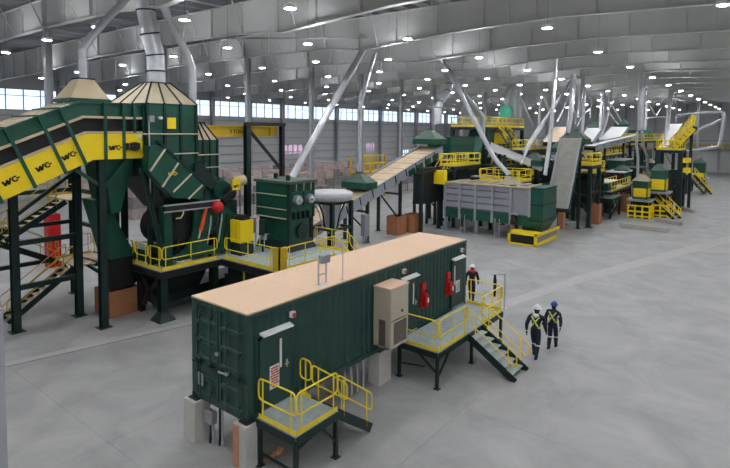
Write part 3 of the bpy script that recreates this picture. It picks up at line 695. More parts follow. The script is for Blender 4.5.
MB().beam((2.37, 12.7, 6.3), (1.3, 12.7, 7.1), 0.14, 0.14).beam((2.37, 12.72, 6.1), (3.6, 12.72, 7.45), 0.14, 0.14).build('brace', 'machine_green', lc)
MB().frustum((2.95, 13.0, 3.35, 14.7), 5.0, (2.55, 12.9, 4.0, 14.8), 7.5).build('discharge_hopper', 'machine_green', lc)

# discharge chute into a cardboard box
dc = thing('discharge_chute', 'dark green chute with black rubber skirt ending over a cardboard box', 'chute', (3.6, 14.2, 1.3))
MB().prism([(2.45, 5.6), (3.0, 5.6), (4.35, 2.75), (3.2, 2.75)], 'y', 13.62, 14.8).build('chute_body', 'machine_green', dc)
MB().frustum((3.2, 13.66, 4.3, 14.76), 1.28, (3.2, 13.62, 4.35, 14.8), 2.75).build('rubber_skirt', 'black_rubber', dc)
def carton(x0, y0, x1, y1, h, label):
    b = MB(); t = 0.03
    b.box(x0, y0, 0, x1, y0+t, h).box(x0, y1-t, 0, x1, y1, h).box(x0, y0+t, 0, x0+t, y1-t, h).box(x1-t, y0+t, 0, x1, y1-t, h).box(x0+t, y0+t, 0, x1-t, y1-t, 0.04)
    b.build  # walls and bottom of one open box
    return tag(b.build('cardboard_box', 'cardboard', None, at=((x0+x1)/2, (y0+y1)/2, 0)), label, 'box')
carton(3.03, 13.52, 4.5, 15.0, 1.24, 'open brown cardboard box under the black rubber chute skirt')

def hood(parent, b, z0, t, z1, m='tan_sheet', ribs=0, rm='dark_steel', skirt=0.0, sm='machine_green', nm='hood'):
    o = MB().frustum(b, z0, t, z1).build(nm, m, parent)
    (x0, y0, x1, y1), (a0, c0, a1, c1) = b, t
    if skirt: MB().box(x0-0.03, y0-0.03, z0-skirt, x1+0.03, y1+0.03, z0).build('hood_skirt', sm, parent)
    MB().box(a0-0.04, c0-0.04, z1, a1+0.04, c1+0.04, z1+0.05).build('hood_flange', rm, parent)
    if ribs:
        for i in range(ribs+1):
            f = i/ribs
            for (p, q) in (((x0+(x1-x0)*f, y0, z0), (a0+(a1-a0)*f, c0, z1)), ((x0, y0+(y1-y0)*f, z0), (a0, c0+(c1-c0)*f, z1))):
                MB().beam(p, q, 0.07, 0.09).build('rib', rm, o)
    return o
def duct(name, label, pts, r, n=12, bands=True, m='galvanized', cat='duct', group=None):
    t = tag(MB().tube(pts, r, n).build(name, m, None, at=pts[0]), label, cat, group)
    if bands:
        for i in range(1, len(pts)-1):
            p = Vector(pts[i]); d = (Vector(pts[i+1])-Vector(pts[i-1])).normalized()
            MB().tube([p-d*0.035, p+d*0.035], r*1.1, n).build('joint_band', 'dark_steel' if r > 0.3 else m, t)
    return t
hd1 = thing('dust_hood', 'tan pyramid dust hood on top of the big green conveyor', 'hood', (2.2, 13.9, 10.0))
hood(hd1, (1.3, 12.95, 2.95, 14.6), 10.13, (1.9, 13.55, 2.55, 14.2), 11.0, skirt=0.16)
duct('dust_duct', 'silver duct rising from tan hood and bending up to the roof on the left', [(2.24, 13.9, 11.05), (2.24, 13.9, 11.8), (2.24, 13.9, 12.3), (2.5, 13.85, 12.8), (3.4, 13.7, 14.0), (4.7, 13.4, 15.6), (5.4, 13.2, 16.6)], 0.17)

# ------------------------------------------------------------------ tower (metering bin) with hoods and ducts
tw = thing('metering_bin', 'tall dark green square bin with ribbed tan hood behind the conveyor end', 'bin', (5.6, 14, 2.4))
tx0, tx1, ty0, ty1 = 4.32, 6.9, 12.3, 15.9
MB().box(tx0, ty0, 6.6, tx1, ty1, 10.02).build('shell', 'machine_green', tw)
MB().frustum((5.6, 12.9, 7.0, 15.0), 4.9, (tx0+0.3, ty0+0.1, tx1, ty1), 6.6).build('outlet_funnel', 'frame_green', tw)
for y in (ty0+0.2, ty1-0.2): MB().beam((tx0+0.2, y, 6.6), (tx0+0.2, y, 2.4), 0.2, 0.2).build('leg', 'frame_green', tw)
for x in (tx0, tx0+0.86, tx0+1.72, tx1): MB().box(x-0.06, ty0-0.09, 6.6, x+0.06, ty0, 10.05).build('rib', 'frame_green', tw)
for y in (ty0+1.2, ty0+2.4, ty1-0.06): MB().box(tx0-0.09, y-0.06, 6.6, tx0, y+0.06, 10.05).build('rib', 'frame_green', tw)
for z in (8.6, 7.65): MB().tube([(tx0-0.3, ty0-0.14, z), (tx1+0.05, ty0-0.14, z)], 0.035, 6).build('pipe_rail', 'rope_beige', tw)
MB().tube([(tx0+0.0, ty0-0.16, 9.2), (tx0+0.02, ty0-0.16, 5.6)], 0.03, 6).build('conduit', 'galvanized', tw)
MB().box(tx0-0.02, ty0-0.3, 9.15, tx0+0.2, ty0-0.1, 9.45).build('junction_box', 'grey_paint', tw)
MB().cyl((tx0+0.62, ty0-0.2, 9.35), (tx0+0.62, ty0, 9.35), 0.07, 8).build('sensor', 'white_paint', tw)
MB().box(5.27, ty0-0.13, 8.85, 5.72, ty0-0.1, 9.38).build('warning_sign', 'yellow', tw, 'square yellow sign on the bin')
hood(tw, (tx0-0.06, ty0-0.06, tx1+0.06, ty1), 10.04, (5.2, 13.4, 6.25, 14.4), 11.08, 'hood_tan', ribs=3)  # darker tan puts this hood's shading into its colour
duct('dust_duct', 'widest silver duct rising from the tan hood of the tall green bin', [(5.75, 13.9, 11.12), (5.75, 13.9, 11.7), (5.72, 13.9, 12.5), (5.45, 13.9, 13.5), (5.25, 13.9, 14.6), (5.2, 13.9, 16.6)], 0.42, 14)
t2 = thing('side_bin', 'narrow dark green bin with sloped tan hood beside the tall bin', 'bin', (7.6, 13.5, 2.4))
MB().box(7.0, 12.35, 5.2, 8.2, 14.6, 8.3).build('shell', 'machine_green', t2)
MB().frustum((7.0, 12.35, 8.2, 14.6), 8.3, (7.05, 12.7, 7.62, 14.0), 9.15).build('hood', 'tan_sheet', t2)
for x in (7.0, 7.35, 7.75, 8.2):
    f = (x-7.0)/1.2; MB().box(x-0.04, 12.28, 5.2, x+0.04, 12.36, 8.32).beam((x, 12.33, 8.3), (7.05+0.57*f, 12.68, 9.17), 0.07, 0.07).build('rib', 'dark_steel', t2)
MB().box(6.98, 12.6, 9.15, 7.68, 14.1, 9.22).build('hood_flange', 'dark_steel', t2)
for z in (7.55, 6.9): MB().tube([(6.95, 12.22, z), (8.25, 12.22, z)], 0.03, 6).build('pipe_rail', 'rope_beige', t2)
duct('dust_duct', 'silver duct rising from the narrow side bin and leaning left to the roof', [(7.35, 13.2, 9.2), (7.35, 13.2, 11.3), (7.33, 13.2, 12.0), (6.9, 13.2, 12.9), (6.0, 13.1, 14.2), (5.4, 13.0, 15.3), (4.9, 13.0, 16.6)], 0.19)

# ------------------------------------------------------------------ raised machine platform
PZ = 2.4
pf = thing('machine_platform', 'raised steel platform with yellow guardrails around the green shredder', 'platform', (4.2, 11.1, 0))
for (x0, x1, y0, y1, n) in ((4.2, 7.5, 11.1, 16.0, 4), (7.5, 12.6, 6.9, 16.0, 5)):
    for i in range(n):
        a, b = x0+(x1-x0)*i/n, x0+(x1-x0)*(i+1)/n; MB().box(a+0.005, y0, PZ-0.04, b-0.005, y1, PZ).build('deck_plate', 'grating', pf)
for p, q in (((4.2, 16), (4.2, 11.1)), ((4.2, 11.1), (7.5, 11.1)), ((7.5, 11.1), (7.5, 6.9)), ((7.5, 6.9), (12.6, 6.9)), ((12.6, 6.9), (12.6, 16))):
    MB().ibeam((*p, PZ-0.2), (*q, PZ-0.2), 0.16, 0.32, 0.025).build('edge_beam', 'dark_steel', pf)
for x, y in ((4.5, 11.5), (4.5, 15.4), (7.3, 11.5), (7.8, 7.3), (10.2, 7.3), (12.3, 7.3), (7.5, 15.4), (12.3, 12)):
    MB().ibeam((x, y, 0.03), (x, y, PZ-0.36), 0.34, 0.34, 0.03, up=(0,1,0)).box(x-0.4, y-0.4, 0, x+0.4, y+0.4, 0.05).frustum((x-0.4, y-0.4, x+0.4, y+0.4), 0.05, (x-0.18, y-0.18, x+0.18, y+0.18), 0.4).build('leg', 'frame_green', pf)
for (a, b) in (((4.5, 11.6, 0.3), (4.5, 13.4, PZ-0.4)), ((4.5, 13.4, 0.3), (4.5, 11.6, PZ-0.4)), ((4.5, 13.4, 0.3), (4.5, 15.3, PZ-0.4)), ((4.5, 15.3, 0.3), (4.5, 13.4, PZ-0.4)), ((4.5, 11.5, 0.6), (7.3, 11.5, 0.6)), ((7.5, 11.2, 0.8), (7.7, 7.4, 0.8)), ((7.8, 7.3, 0.9), (12.3, 7.3, 0.9)), ((4.6, 12.5, 0.5), (7.3, 12.5, PZ-0.4))):
    MB().beam(a, b, 0.2, 0.2).build('brace', 'dark_steel', pf)
MB().ibeam((4.5, 13.4, 0.03), (4.5, 13.4, PZ-0.36), 0.28, 0.28, 0.03, up=(0,1,0)).build('leg', 'dark_steel', pf)
for (a, b, n) in (((4.24, 15.4, PZ), (4.24, 13.5, PZ), 2), ((4.24, 13.4, PZ), (4.24, 12.3, PZ), 2), ((4.24, 12.2, PZ), (4.24, 11.15, PZ), 2), ((4.3, 11.14, PZ), (7.25, 11.14, PZ), 3), ((7.54, 10.9, PZ), (7.54, 7.35, PZ), 3), ((8.0, 6.94, PZ), (10.4, 6.94, PZ), 3), ((10.5, 6.94, PZ), (11.4, 6.94, PZ), 2)):
    guardrail(pf, a, b, posts=n, toe=0.16)
MB().box(7.46, 6.86, PZ+0.05, 7.52, 7.3, PZ+1.12).box(7.46, 6.86, PZ+0.05, 7.92, 6.92, PZ+1.12).build('corner_guard', 'old_yellow', pf, 'solid yellow panel at the corner of the guardrail')
stair(pf, (12.0, 6.9, PZ), (0, -1, 0), 1.0, 11, 0.24, 0.218)
guardrail(pf, (12.58, 7.0, PZ), (12.58, 9.5, PZ), posts=3)

uc = thing('underdeck_filler', 'dark discharge conveyor and hopper standing in the shade under the raised platform', 'conveyor', (8, 12, 0))  # invented dark boxes so the area below the deck reads as shaded
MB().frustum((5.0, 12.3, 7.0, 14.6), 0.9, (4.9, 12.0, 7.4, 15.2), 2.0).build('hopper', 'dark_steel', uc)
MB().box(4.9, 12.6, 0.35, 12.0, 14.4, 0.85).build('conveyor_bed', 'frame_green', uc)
MB().box(7.9, 8.0, 0.3, 12.0, 11.4, 1.5).build('filler_base', 'dark_steel', uc)
MB().box(7.8, 9.0, 1.5, 9.0, 11.0, 1.9).build('filler_cover', 'frame_green', uc)
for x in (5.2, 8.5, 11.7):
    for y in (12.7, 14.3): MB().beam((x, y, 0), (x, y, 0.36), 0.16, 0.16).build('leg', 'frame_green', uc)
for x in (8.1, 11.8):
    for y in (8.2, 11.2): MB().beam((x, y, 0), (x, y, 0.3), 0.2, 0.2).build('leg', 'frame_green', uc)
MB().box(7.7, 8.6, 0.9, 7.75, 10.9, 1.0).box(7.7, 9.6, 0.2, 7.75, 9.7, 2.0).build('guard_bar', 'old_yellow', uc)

# ------------------------------------------------------------------ shredder on the platform
sh = thing('shredder', 'dark green shredder with striped inclined chute, orange cylinder and red ball on the platform', 'shredder', (6.5, 12.5, PZ))
YS = 11.65
def q11(x, y): p = aY(x, y, YS); return (p.x, p.z)
ch = MB().prism([q11(150, 146), q11(161, 146), q11(206, 186), q11(199, 199), q11(174, 198), q11(148, 171)], 'y', YS, YS+0.55).build('inclined_chute', 'machine_green', sh)
for a, b in (((165, 149), (150, 171)), ((178, 163), (162, 187)), ((191, 174), (173, 192)), ((202, 185), (188, 199))):
    (x0, z0), (x1, z1) = q11(*a), q11(*b); MB().beam((x0, YS-0.03, z0), (x1, YS-0.03, z1), 0.07, 0.08, up=(0,1,0)).build('rib', 'rope_beige', ch)
(x0, z0), (x1, z1) = q11(158, 141), q11(207, 186); MB().beam((x0, YS+0.1, z0), (x1, YS+0.1, z1), 0.3, 0.1, up=(0,0,1)).build('flange', 'frame_green', ch)
ox, oz = q11(168, 176); logo(ch, (ox, YS-0.008, oz), (1,0,0), (0,0,1), 0.5, 'yellow')
MB().box(4.75, YS+0.05, PZ, 5.15, YS+0.5, 5.2).build('column', 'machine_green', sh)
sp = [q11(186, 206), q11(231, 203), q11(238, 214), q11(238, 247), q11(200, 258)]
cx, cz = q11(170, 222); arcp = [q11(172+24*cos(t), 222+36*sin(t)) for t in [R(80-14*i) for i in range(8)]]
MB().prism([q11(180, 260)]+arcp+[q11(222, 203), q11(236, 214), q11(236, 250)], 'y', YS+0.1, YS+0.3).build('curved_side_plate', 'machine_green', sh)
MB().cyl((6.1, YS+0.5, 3.95), (6.1, 14.6, 3.95), 0.95, 20).build('rotor_drum', 'black_rubber', sh)
MB().box(4.7, YS+0.9, PZ, 8.9, 15.4, 2.95).box(6.8, YS+0.6, 3.2, 9.0, 15.2, 5.2).build('housing', 'machine_green', sh)
MB().prism([(6.9, 5.2), (9.2, 5.2), (9.0, 5.9), (8.2, 6.4), (7.4, 6.2)], 'y', 12.3, 14.8).build('upper_housing', 'machine_green', sh)
MB().cyl((8.3, 12.1, 5.7), (8.3, 14.9, 5.7), 0.5, 16).build('rotor_housing', 'machine_green', sh)
MB().prism([q11(198, 178), q11(201, 164), q11(206, 162), q11(222, 184), q11(216, 190)], 'y', 12.0, 12.25).build('hood_flap', 'frame_green', sh)
for dz in (0, 0.3):
    a = aY(164, 206, YS-0.2); b = aY(220, 200, YS-0.2); MB().beam(a-Vector((0,0,dz)), b-Vector((0,0,dz)), 0.06, 0.07).build('slide_rail', 'steel_bright', sh)
a = aY(164, 209, YS-0.15); b = aY(220, 203, YS-0.15); MB().beam(a, b, 0.2, 0.22).build('slide_beam', 'dark_steel', sh)
a = aY(222, 201, YS-0.1); b = aY(236, 187, YS+0.2); MB().beam(a, b, 0.22, 0.26).build('lever_arm', 'dark_steel', sh)
a = aY(206.5, 206, YS-0.1); b = aY(200.5, 231, YS-0.1); MB().cyl(a, b, 0.1, 10).build('hydraulic_cylinder', 'orange', sh, 'orange hydraulic cylinder')
d = (b-a); MB().cyl(b, b+d*0.3, 0.045, 8).cyl(a, a-d*0.15, 0.08, 8).build('piston_rod', 'steel_bright', sh)
c = aY(217.5, 207, YS-0.3); MB().sphere(c, 0.31, 16, 10).sphere(c, 0.31, 16, 10, (1,1,-1), z0=0).cyl(c, c+Vector((0.0, 0.35, 0.0)), 0.12, 10).build('ball_float', 'red', sh, 'red ball on the front of the shredder')
MB().tube([c+Vector((0.25, 0.05, -0.2)), c+Vector((0.1, 0.05, -0.9)), c+Vector((-0.4, 0.1, -1.4))], 0.05, 6).build('hose', 'black_rubber', sh)
MB().tube([aY(182, 208, YS-0.2), aY(183.5, 213, YS-0.22), aY(181, 218, YS-0.22), aY(176, 218.5, YS-0.2)], 0.035, 6).build('hose', 'rope_beige', sh)
for (xa_, ya_, za_, xb_, yb_, zb__, m_, nm_) in ((7.1, 11.75, 3.0, 7.7, 12.2, 3.7, 'frame_green', 'pump_housing'), (7.9, 11.8, 3.6, 8.3, 12.2, 4.6, 'machine_green', 'gear_housing'), (8.4, 11.9, 4.3, 9.1, 12.3, 5.1, 'frame_green', 'gear_housing'), (7.2, 11.9, 4.2, 7.7, 12.2, 4.7, 'dark_steel', 'valve_block')):
    MB().box(xa_, ya_, za_, xb_, yb_, zb__).build(nm_, m_, sh)
for k in range(4):
    x = 7.15+0.33*k; MB().tube([(x, 11.95, PZ), (x, 11.75, 3.2), (x+0.15, 11.7, 4.2), (x+0.3, 11.9, 4.9)], 0.045, 6).build('hydraulic_hose', 'dark_steel' if k % 2 else 'galvanized', sh)
MB().cyl((8.7, 11.85, 5.5), (8.7, 12.1, 5.5), 0.34, 16).cyl((8.7, 11.75, 5.5), (8.7, 11.9, 5.5), 0.14, 12).build('bearing_housing', 'dark_steel', sh)
MB().cyl((8.9, 11.95, 6.05), (9.6, 11.95, 6.15), 0.28, 14).build('round_cover', 'tan_sheet', sh, 'tan rounded cover on the shredder top')
MB().box(5.2, 11.25, PZ+0.02, 5.9, 11.5, PZ+0.2).build('floor_light', 'rope_beige', sh)
gb = thing('motor_guard', 'yellow motor guard box between the shredder and the tall green gearbox', 'guard', (8.3, 11.0, PZ))
MB().box(8.35, 10.7, PZ+0.65, 9.2, 11.5, PZ+1.8).build('guard_box', 'yellow', gb)
MB().cyl((8.78, 10.75, PZ+1.8), (8.78, 11.4, PZ+1.8), 0.26, 14).build('motor_cover', 'dark_steel', gb)
MB().box(8.35, 10.7, PZ, 9.2, 11.5, PZ+0.65).build('pedestal', 'frame_green', gb)
MB().box(8.32, 11.0, PZ+0.8, 8.35, 11.04, PZ+1.7).build('hinge_bar', 'old_yellow', gb)
wp = MB().box(8.36, 11.3, 5.72, 8.86, 11.34, 6.32).build('emblem_plate', 'yellow', sh)
logo(wp, (8.4, 11.29, 5.85), (1,0,0), (0,0,1), 0.4)
MB().tube([aY(163, 262, 11.35), aY(139, 168, 12.2)], 0.05, 4).beam(aY(165, 262, 11.4), aY(141, 168, 12.25), 0.2, 0.2).build('inclined_leg', 'frame_green', sh)
for k in range(4):
    x = 4.6+0.35*k; MB().tube([(x, 12.0, PZ), (x, 12.0, PZ+0.6+0.15*k), (x+0.1, 12.1, PZ+1.1)], 0.04, 6).build('hydraulic_pipe', 'dark_steel', sh)

# ------------------------------------------------------------------ tall gearbox unit
gm = thing('gearbox_unit', 'tall dark green boxy machine with two pale shaft bearings at the platform corner', 'machine', (11, 10.5, PZ))
gx0, gx1, gy0, gy1 = 10.5, 12.5, 9.4, 12.0
MB().box(gx0+0.15, gy0+0.1, PZ+0.1, gx1-0.4, gy1-0.1, 4.1).build('lower_body', 'machine_green', gm)
MB().box(gx0, gy0, 4.1, gx1-0.15, gy1, 6.0).build('upper_body', 'machine_green', gm)
MB().box(gx0-0.1, gy0-0.15, 6.0, gx1, gy1+0.1, 6.14).build('lid', 'hood_olive', gm)
for z in (5.35, 4.6, 4.12): MB().box(gx0-0.05, gy0+0.2, z, gx0, gy1-0.1, z+0.05).build('weld_strip', 'rope_beige', gm)
MB().box(gx0-0.04, gy0-0.04, PZ+0.1, gx0+0.12, gy0+0.1, 6.0).box(gx1-0.25, gy0-0.04, 4.1, gx1-0.1, gy0+0.1, 6.0).build('corner_post', 'frame_green', gm)
for x in (10.95, 11.9):
    MB().cyl((x, gy0-0.32, 5.15), (x, gy0, 5.15), 0.24, 14).cyl((x, gy0-0.5, 5.15), (x, gy0-0.3, 5.15), 0.1, 10).build('shaft_bearing', 'steel_bright', gm)
    MB().box(x-0.35, gy0-0.06, 4.75, x+0.35, gy0, 5.55).build('bearing_plate', 'machine_green', gm)
for k in range(6): MB().beam((10.65+0.28*k, gy0-0.12, 6.0), (10.72+0.28*k, gy0-0.02, 5.6), 0.04, 0.04).build('gusset', 'rope_beige' if k % 2 else 'frame_green', gm)
for k in range(4): MB().box(10.75+0.35*k, gy0-0.18, 4.1, 10.87+0.35*k, gy0, 4.5).build('gusset', 'frame_green', gm)
MB().cyl((11.5, gy0-0.06, 3.4), (11.5, gy0+0.12, 3.4), 0.42, 16).build('access_cover', 'frame_green', gm)
for x, y in ((10.9, 9.9), (11.4, 11.4)): MB().cyl((x, y, 6.14), (x, y, 6.42), 0.12, 10).build('vent_cap', 'frame_green', gm)
MB().frustum((gx0-0.05, gy0-0.1, gx1, gy1), PZ, (gx0+0.15, gy0+0.1, gx1-0.2, gy1-0.1), PZ+0.5).build('base_frame', 'frame_green', gm)
MB().tube([(gx0-0.2, gy1-0.2, PZ), (gx0-0.2, gy1-0.2, 4.0), (gx0-0.2, gy1-0.5, 4.18), (gx0-0.2, gy0+0.8, 4.18)], 0.03, 6).build('conduit', 'rope_beige', gm)
MB().cyl((9.75, 10.6, PZ+0.9), (9.75, 10.6, PZ+1.7), 0.2, 12).cyl((9.75, 10.6, PZ), (9.75, 10.6, PZ+0.9), 0.06, 8).build('motor', 'frame_green', gm)
MB().box(9.6, 11.2, PZ+0.95, 9.8, 11.75, PZ+1.75).box(9.66, 11.3, PZ, 9.7, 11.34, PZ+0.95).box(9.66, 11.6, PZ, 9.7, 11.64, PZ+0.95).build('control_box', 'grey_paint', gm, 'grey control box on posts')
MB().box(9.7, 10.4, PZ+0.65, 9.85, 10.75, PZ+1.0).build('valve_block', 'steel_bright', gm)
for k in range(3): MB().tube([(9.5, 10.2+0.35*k, PZ), (9.5, 10.2+0.35*k, PZ+0.9), (9.8, 10.2+0.35*k, PZ+1.0)], 0.02, 6).build('conduit', 'galvanized', gm)

# ------------------------------------------------------------------ jib crane gantry
cr = thing('jib_crane', 'dark steel gantry with yellow crane beam behind the tall gearbox machine', 'crane', (9.8, 12.5, PZ))
zt_ = aY(250, 124, 12.5).z; X1 = aY(247.5, 200, 12.5).x; X2 = aY(282, 200, 12.5).x
MB().ibeam((X1, 12.5, PZ), (X1, 12.5, zt_), 0.3, 0.3, 0.03, up=(0,1,0)).build('post', 'frame_green', cr)
MB().ibeam((X2, 12.5, PZ), (X2, 12.5, zt_), 0.2, 0.28, 0.03, up=(0,1,0)).build('post', 'dark_steel', cr)
MB().beam((X1-0.15, 12.5, zt_), (X2+0.2, 12.5, zt_), 0.22, 0.2).build('top_beam', 'dark_steel', cr)
MB().beam((X1+0.1, 12.5, zt_-0.3), (X2-0.1, 12.5, zt_-2.6), 0.14, 0.14).build('brace', 'dark_steel', cr)
p = aY(205, 131, 12.9); q = aY(275, 131, 12.9); yb = MB().ibeam((p.x, 12.9, 8.75), (q.x, 12.9, 8.75), 0.24, 0.6, 0.05).box(q.x-0.5, 12.75, 8.5, q.x, 13.05, 9.0).build('crane_beam', 'old_yellow', cr)
ft = bpy.data.curves.new('capacity_text', 'FONT'); ft.body = '2 TON'; ft.size = 0.3; ft.extrude = 0.006
_tmp = bpy.data.objects.new('t', ft); COL.objects.link(_tmp); _me = bpy.data.meshes.new_from_object(_tmp.evaluated_get(bpy.context.evaluated_depsgraph_get())); bpy.data.objects.remove(_tmp)
to = bpy.data.objects.new('capacity_text', _me); COL.objects.link(to); to.parent = yb
tp = aY(230.5, 131, 12.76); to.location = Vector((tp.x, 12.83, 8.63))-W['jib_crane']; to.rotation_euler = (pi/2, 0, 0); _me.materials.clear(); _me.materials.append(MATS['print_black'])
MB().box(q.x+0.0, 12.8, 8.62, q.x+0.18, 13.0, 8.88).build('end_stop', 'rope_beige', yb)

# ------------------------------------------------------------------ stair tower behind the conveyor
st = thing('stair_tower', 'dark steel stair tower with tan railings behind the big conveyor', 'stairs', (1.5, 18.2, 0))
for x, y in ((3.75, 18.9), (-1.6, 18.9), (5.2, 16.2)): hpost(st, x, y, 6.6, 0.26, 'frame_green')
for z in (2.0, 3.9, 5.6):
    MB().beam((3.75, 16.2, z), (3.75, 18.9, z), 0.16, 0.2).build('cross_beam', 'frame_green', st)
    MB().beam((-1.6, 18.9, z), (3.75, 18.9, z), 0.16, 0.2).build('cross_beam', 'frame_green', st)
MB().beam((3.75, 18.9, 2.0), (5.2, 16.2, 0.4), 0.14, 0.14).build('brace', 'dark_steel', st)
for (x0, x1, z) in ((2.7, 4.6, 2.1), (-1.9, -0.4, 3.75), (2.4, 4.4, 5.4)):
    MB().box(x0, 16.2, z-0.05, x1, 18.6, z).build('deck_plate', 'tan_sheet', st)
    guardrail(st, (x0+0.05, 18.6, z), (x1-0.05, 18.6, z), m='old_yellow', toe=0.1)
    e = x1 if x0 > 0 else x0
    guardrail(st, (e, 16.3, z), (e, 18.5, z), m='old_yellow', toe=0.1)
stair(st, (2.7, 16.8, 2.1), (-1, 0, 0), 0.9, 11, 0.27, 0.19, rm='old_yellow', tread='tan_sheet')
stair(st, (-0.4, 18.0, 3.75), (1, 0, 0), 0.9, 9, 0.33, 0.183, rm='old_yellow', tread='tan_sheet')
stair(st, (2.4, 16.8, 5.4), (-1, 0, 0), 0.9, 9, 0.3, 0.183, rm='old_yellow', tread='tan_sheet')
# red pillar guard and the grey post at the left edge
o = tag(MB().box(5.33-0.36, YC-0.36, 0, 5.33+0.36, YC-0.28, 3.4).box(5.33-0.36, YC+0.28, 0, 5.33+0.36, YC+0.36, 3.4).box(5.33-0.36, YC-0.28, 0, 5.33-0.28, YC+0.28, 3.4).box(5.33+0.28, YC-0.28, 0, 5.33+0.36, YC+0.28, 3.4).build('column_guard', 'red', None, at=(5.33, YC, 0)), 'red guard wrapped around the foot of the nearest roof column', 'guard')
gp = thing('guard_post', 'pale grey post with yellow loop guard at the extreme left edge', 'post', (-6.885, -4.57, 0))
b = aZ(6, 400, 5.0); e = Vector((-6.885, -4.57, 0)); 
MB().box(e.x-0.1, e.y-0.1, 0, e.x+0.1, e.y+0.1, 7.1).box(e.x-0.2, e.y-0.2, 0, e.x+0.2, e.y+0.2, 0.03).build('post', 'column_grey', gp)
MB().box(e.x-0.08, e.y-0.1, 7.1, e.x+0.07, e.y+0.08, 7.75).tube([e+Vector((-0.1,0,7.2)), e+Vector((0.02,0.06,7.5)), e+Vector((-0.1,0,7.75))], 0.03, 6).build('yellow_cap', 'yellow', gp)

# ------------------------------------------------------------------ inclined conveyor with tan cover in the middle
mat('belt_dust', (206, 182, 152), 0.75, var=0.1, scale=1.5)
mat('belt_grey', (140, 140, 132), 0.6, var=0.15, scale=2)
mat('belt_white', (222, 222, 220), 0.45, var=0.05, scale=2)
mat('bale_pale', (186, 180, 178), 0.85, var=0.35, scale=6, rand=0.15, bump=0.4)
mat('bale_pink', (184, 166, 162), 0.85, var=0.35, scale=6, rand=0.15, bump=0.4)
mat('bale_dark', (136, 132, 132), 0.85, var=0.4, scale=6, rand=0.2, bump=0.4)
mat('barrier_concrete', (180, 176, 168), 0.8, var=0.08, scale=3)
mat('plastic_wrap', (190, 190, 192), 0.3, var=0.15, scale=5, bump=0.3)

def conveyor(name, label, p, q, width, depth=0.5, belt='belt_dust', side='machine_green', cover=True, legs=(), cat='conveyor', panels=0, lw=0.22):
    """belt conveyor between the two belt centre points p and q, with sides, belt, rollers and legs down to the floor"""
    p = Vector(p); q = Vector(q); d = (q-p).normalized(); hd = Vector((d.x, d.y, 0)).normalized(); s = Vector((hd.y, -hd.x, 0)); n = s.cross(d).normalized()
    if n.z < 0: n = -n
    t = thing(name, label, cat, (p.x, p.y, 0))
    for k in (1, -1):
        o = s*(k*(width/2+0.03)); sd = MB().beam(p+o-n*depth*0.35, q+o-n*depth*0.35, 0.06, depth, up=n).build('side_frame', side, t)
        MB().beam(p+o*1.02+n*depth*0.14, q+o*1.02+n*depth*0.14, 0.14, 0.06, up=n).build('edge_rail', 'grey_paint', sd)
        if panels:
            for i in range(1, panels):
                c = p+(q-p)*(i/panels)+o*1.04; MB().beam(c-n*depth*0.6, c+n*depth*0.12, 0.09, 0.06, up=d).build('rib', 'frame_green', sd)
    MB().beam(p, q, width, 0.06, up=n).build('belt', belt, t)
    MB().beam(p-n*depth*0.7, q-n*depth*0.7, width, 0.05, up=n).build('return_belt', 'black_rubber', t)
    for e in (p, q): MB().cyl(e-s*width*0.5-n*depth*0.33, e+s*width*0.5-n*depth*0.33, depth*0.36, 12).build('drum', 'dark_steel', t)
    for f in legs:
        c = p+(q-p)*f-n*depth*0.7
        for k in (1, -1):
            b = c+s*(k*width*0.5); MB().beam((b.x, b.y, 0), b, lw, lw).box(b.x-lw, b.y-lw, 0, b.x+lw, b.y+lw, 0.03).build('leg', 'frame_green', t)
        a, b = c+s*width*0.5, c-s*width*0.5
        MB().beam((a.x, a.y, c.z*0.75), (b.x, b.y, c.z*0.75), lw*0.7, lw*0.7).build('cross_beam', 'frame_green', t)
        if c.z > 2.5: MB().beam((a.x, a.y, c.z*0.25), (b.x, b.y, c.z*0.75), lw*0.5, lw*0.5).build('brace', 'frame_green', t)
    return t, d, n, s
mi, d_, n_, s_ = conveyor('inclined_conveyor', 'long inclined conveyor with dusty tan belt rising to the right behind container', (16.5, 15.7, 1.75), (35.6, 15.7, 7.3), 2.3, 0.9, 'belt_dust', 'grey_paint', legs=(0.38, 0.62, 0.93), panels=12)
for k in range(4):
    p = Vector((30.2+1.35*k, 14.47, 5.25+0.39*k)); MB().beam(p-d_*0.5, p+d_*0.5, 0.04, 0.55, up=n_).build('side_panel', 'machine_green', mi)
for i in range(14):
    f = (i+0.5)/14; c = Vector((16.5, 15.7, 1.75))+(Vector((35.6, 15.7, 7.3))-Vector((16.5, 15.7, 1.75)))*f+n_*0.04
    MB().beam(c-s_*1.12, c+s_*1.12, 0.05, 0.03, up=n_).build('cover_joint', 'hood_tan', mi)
def bridge(p, parent, m='hood_olive', w=1.3, l=0.9, h=0.9, top=0.18):
    p = Vector(p); MB().box(p.x-l, p.y-w, p.z-0.5, p.x+l, p.y+w, p.z).build('hood_skirt', 'machine_green', parent)
    hood(parent, (p.x-l, p.y-w, p.x+l, p.y+w), p.z, (p.x-top, p.y-top, p.x+top, p.y+top), p.z+h, m)
h2 = thing('dust_hood', 'olive green pyramid hood straddling the lower half of the tan belt', 'hood', (24.2, 15.6, 4.4))
bridge((24.2, 15.6, 4.75), h2, w=1.25, l=0.75, h=0.75)
duct('dust_duct', 'thin pale duct rising from the olive hood on the tan belt', [(24.2, 15.6, 5.55), (24.25, 15.6, 10.6), (24.5, 15.6, 11.6), (25.4, 15.6, 13.6), (26.2, 15.6, 15.2)], 0.17, 10)
h3 = thing('dust_hood', 'olive green hood over the upper end of the tan belt', 'hood', (35.2, 15.7, 7.6))
bridge((35.2, 15.7, 8.1), h3, w=1.3, l=1.0, h=0.9)
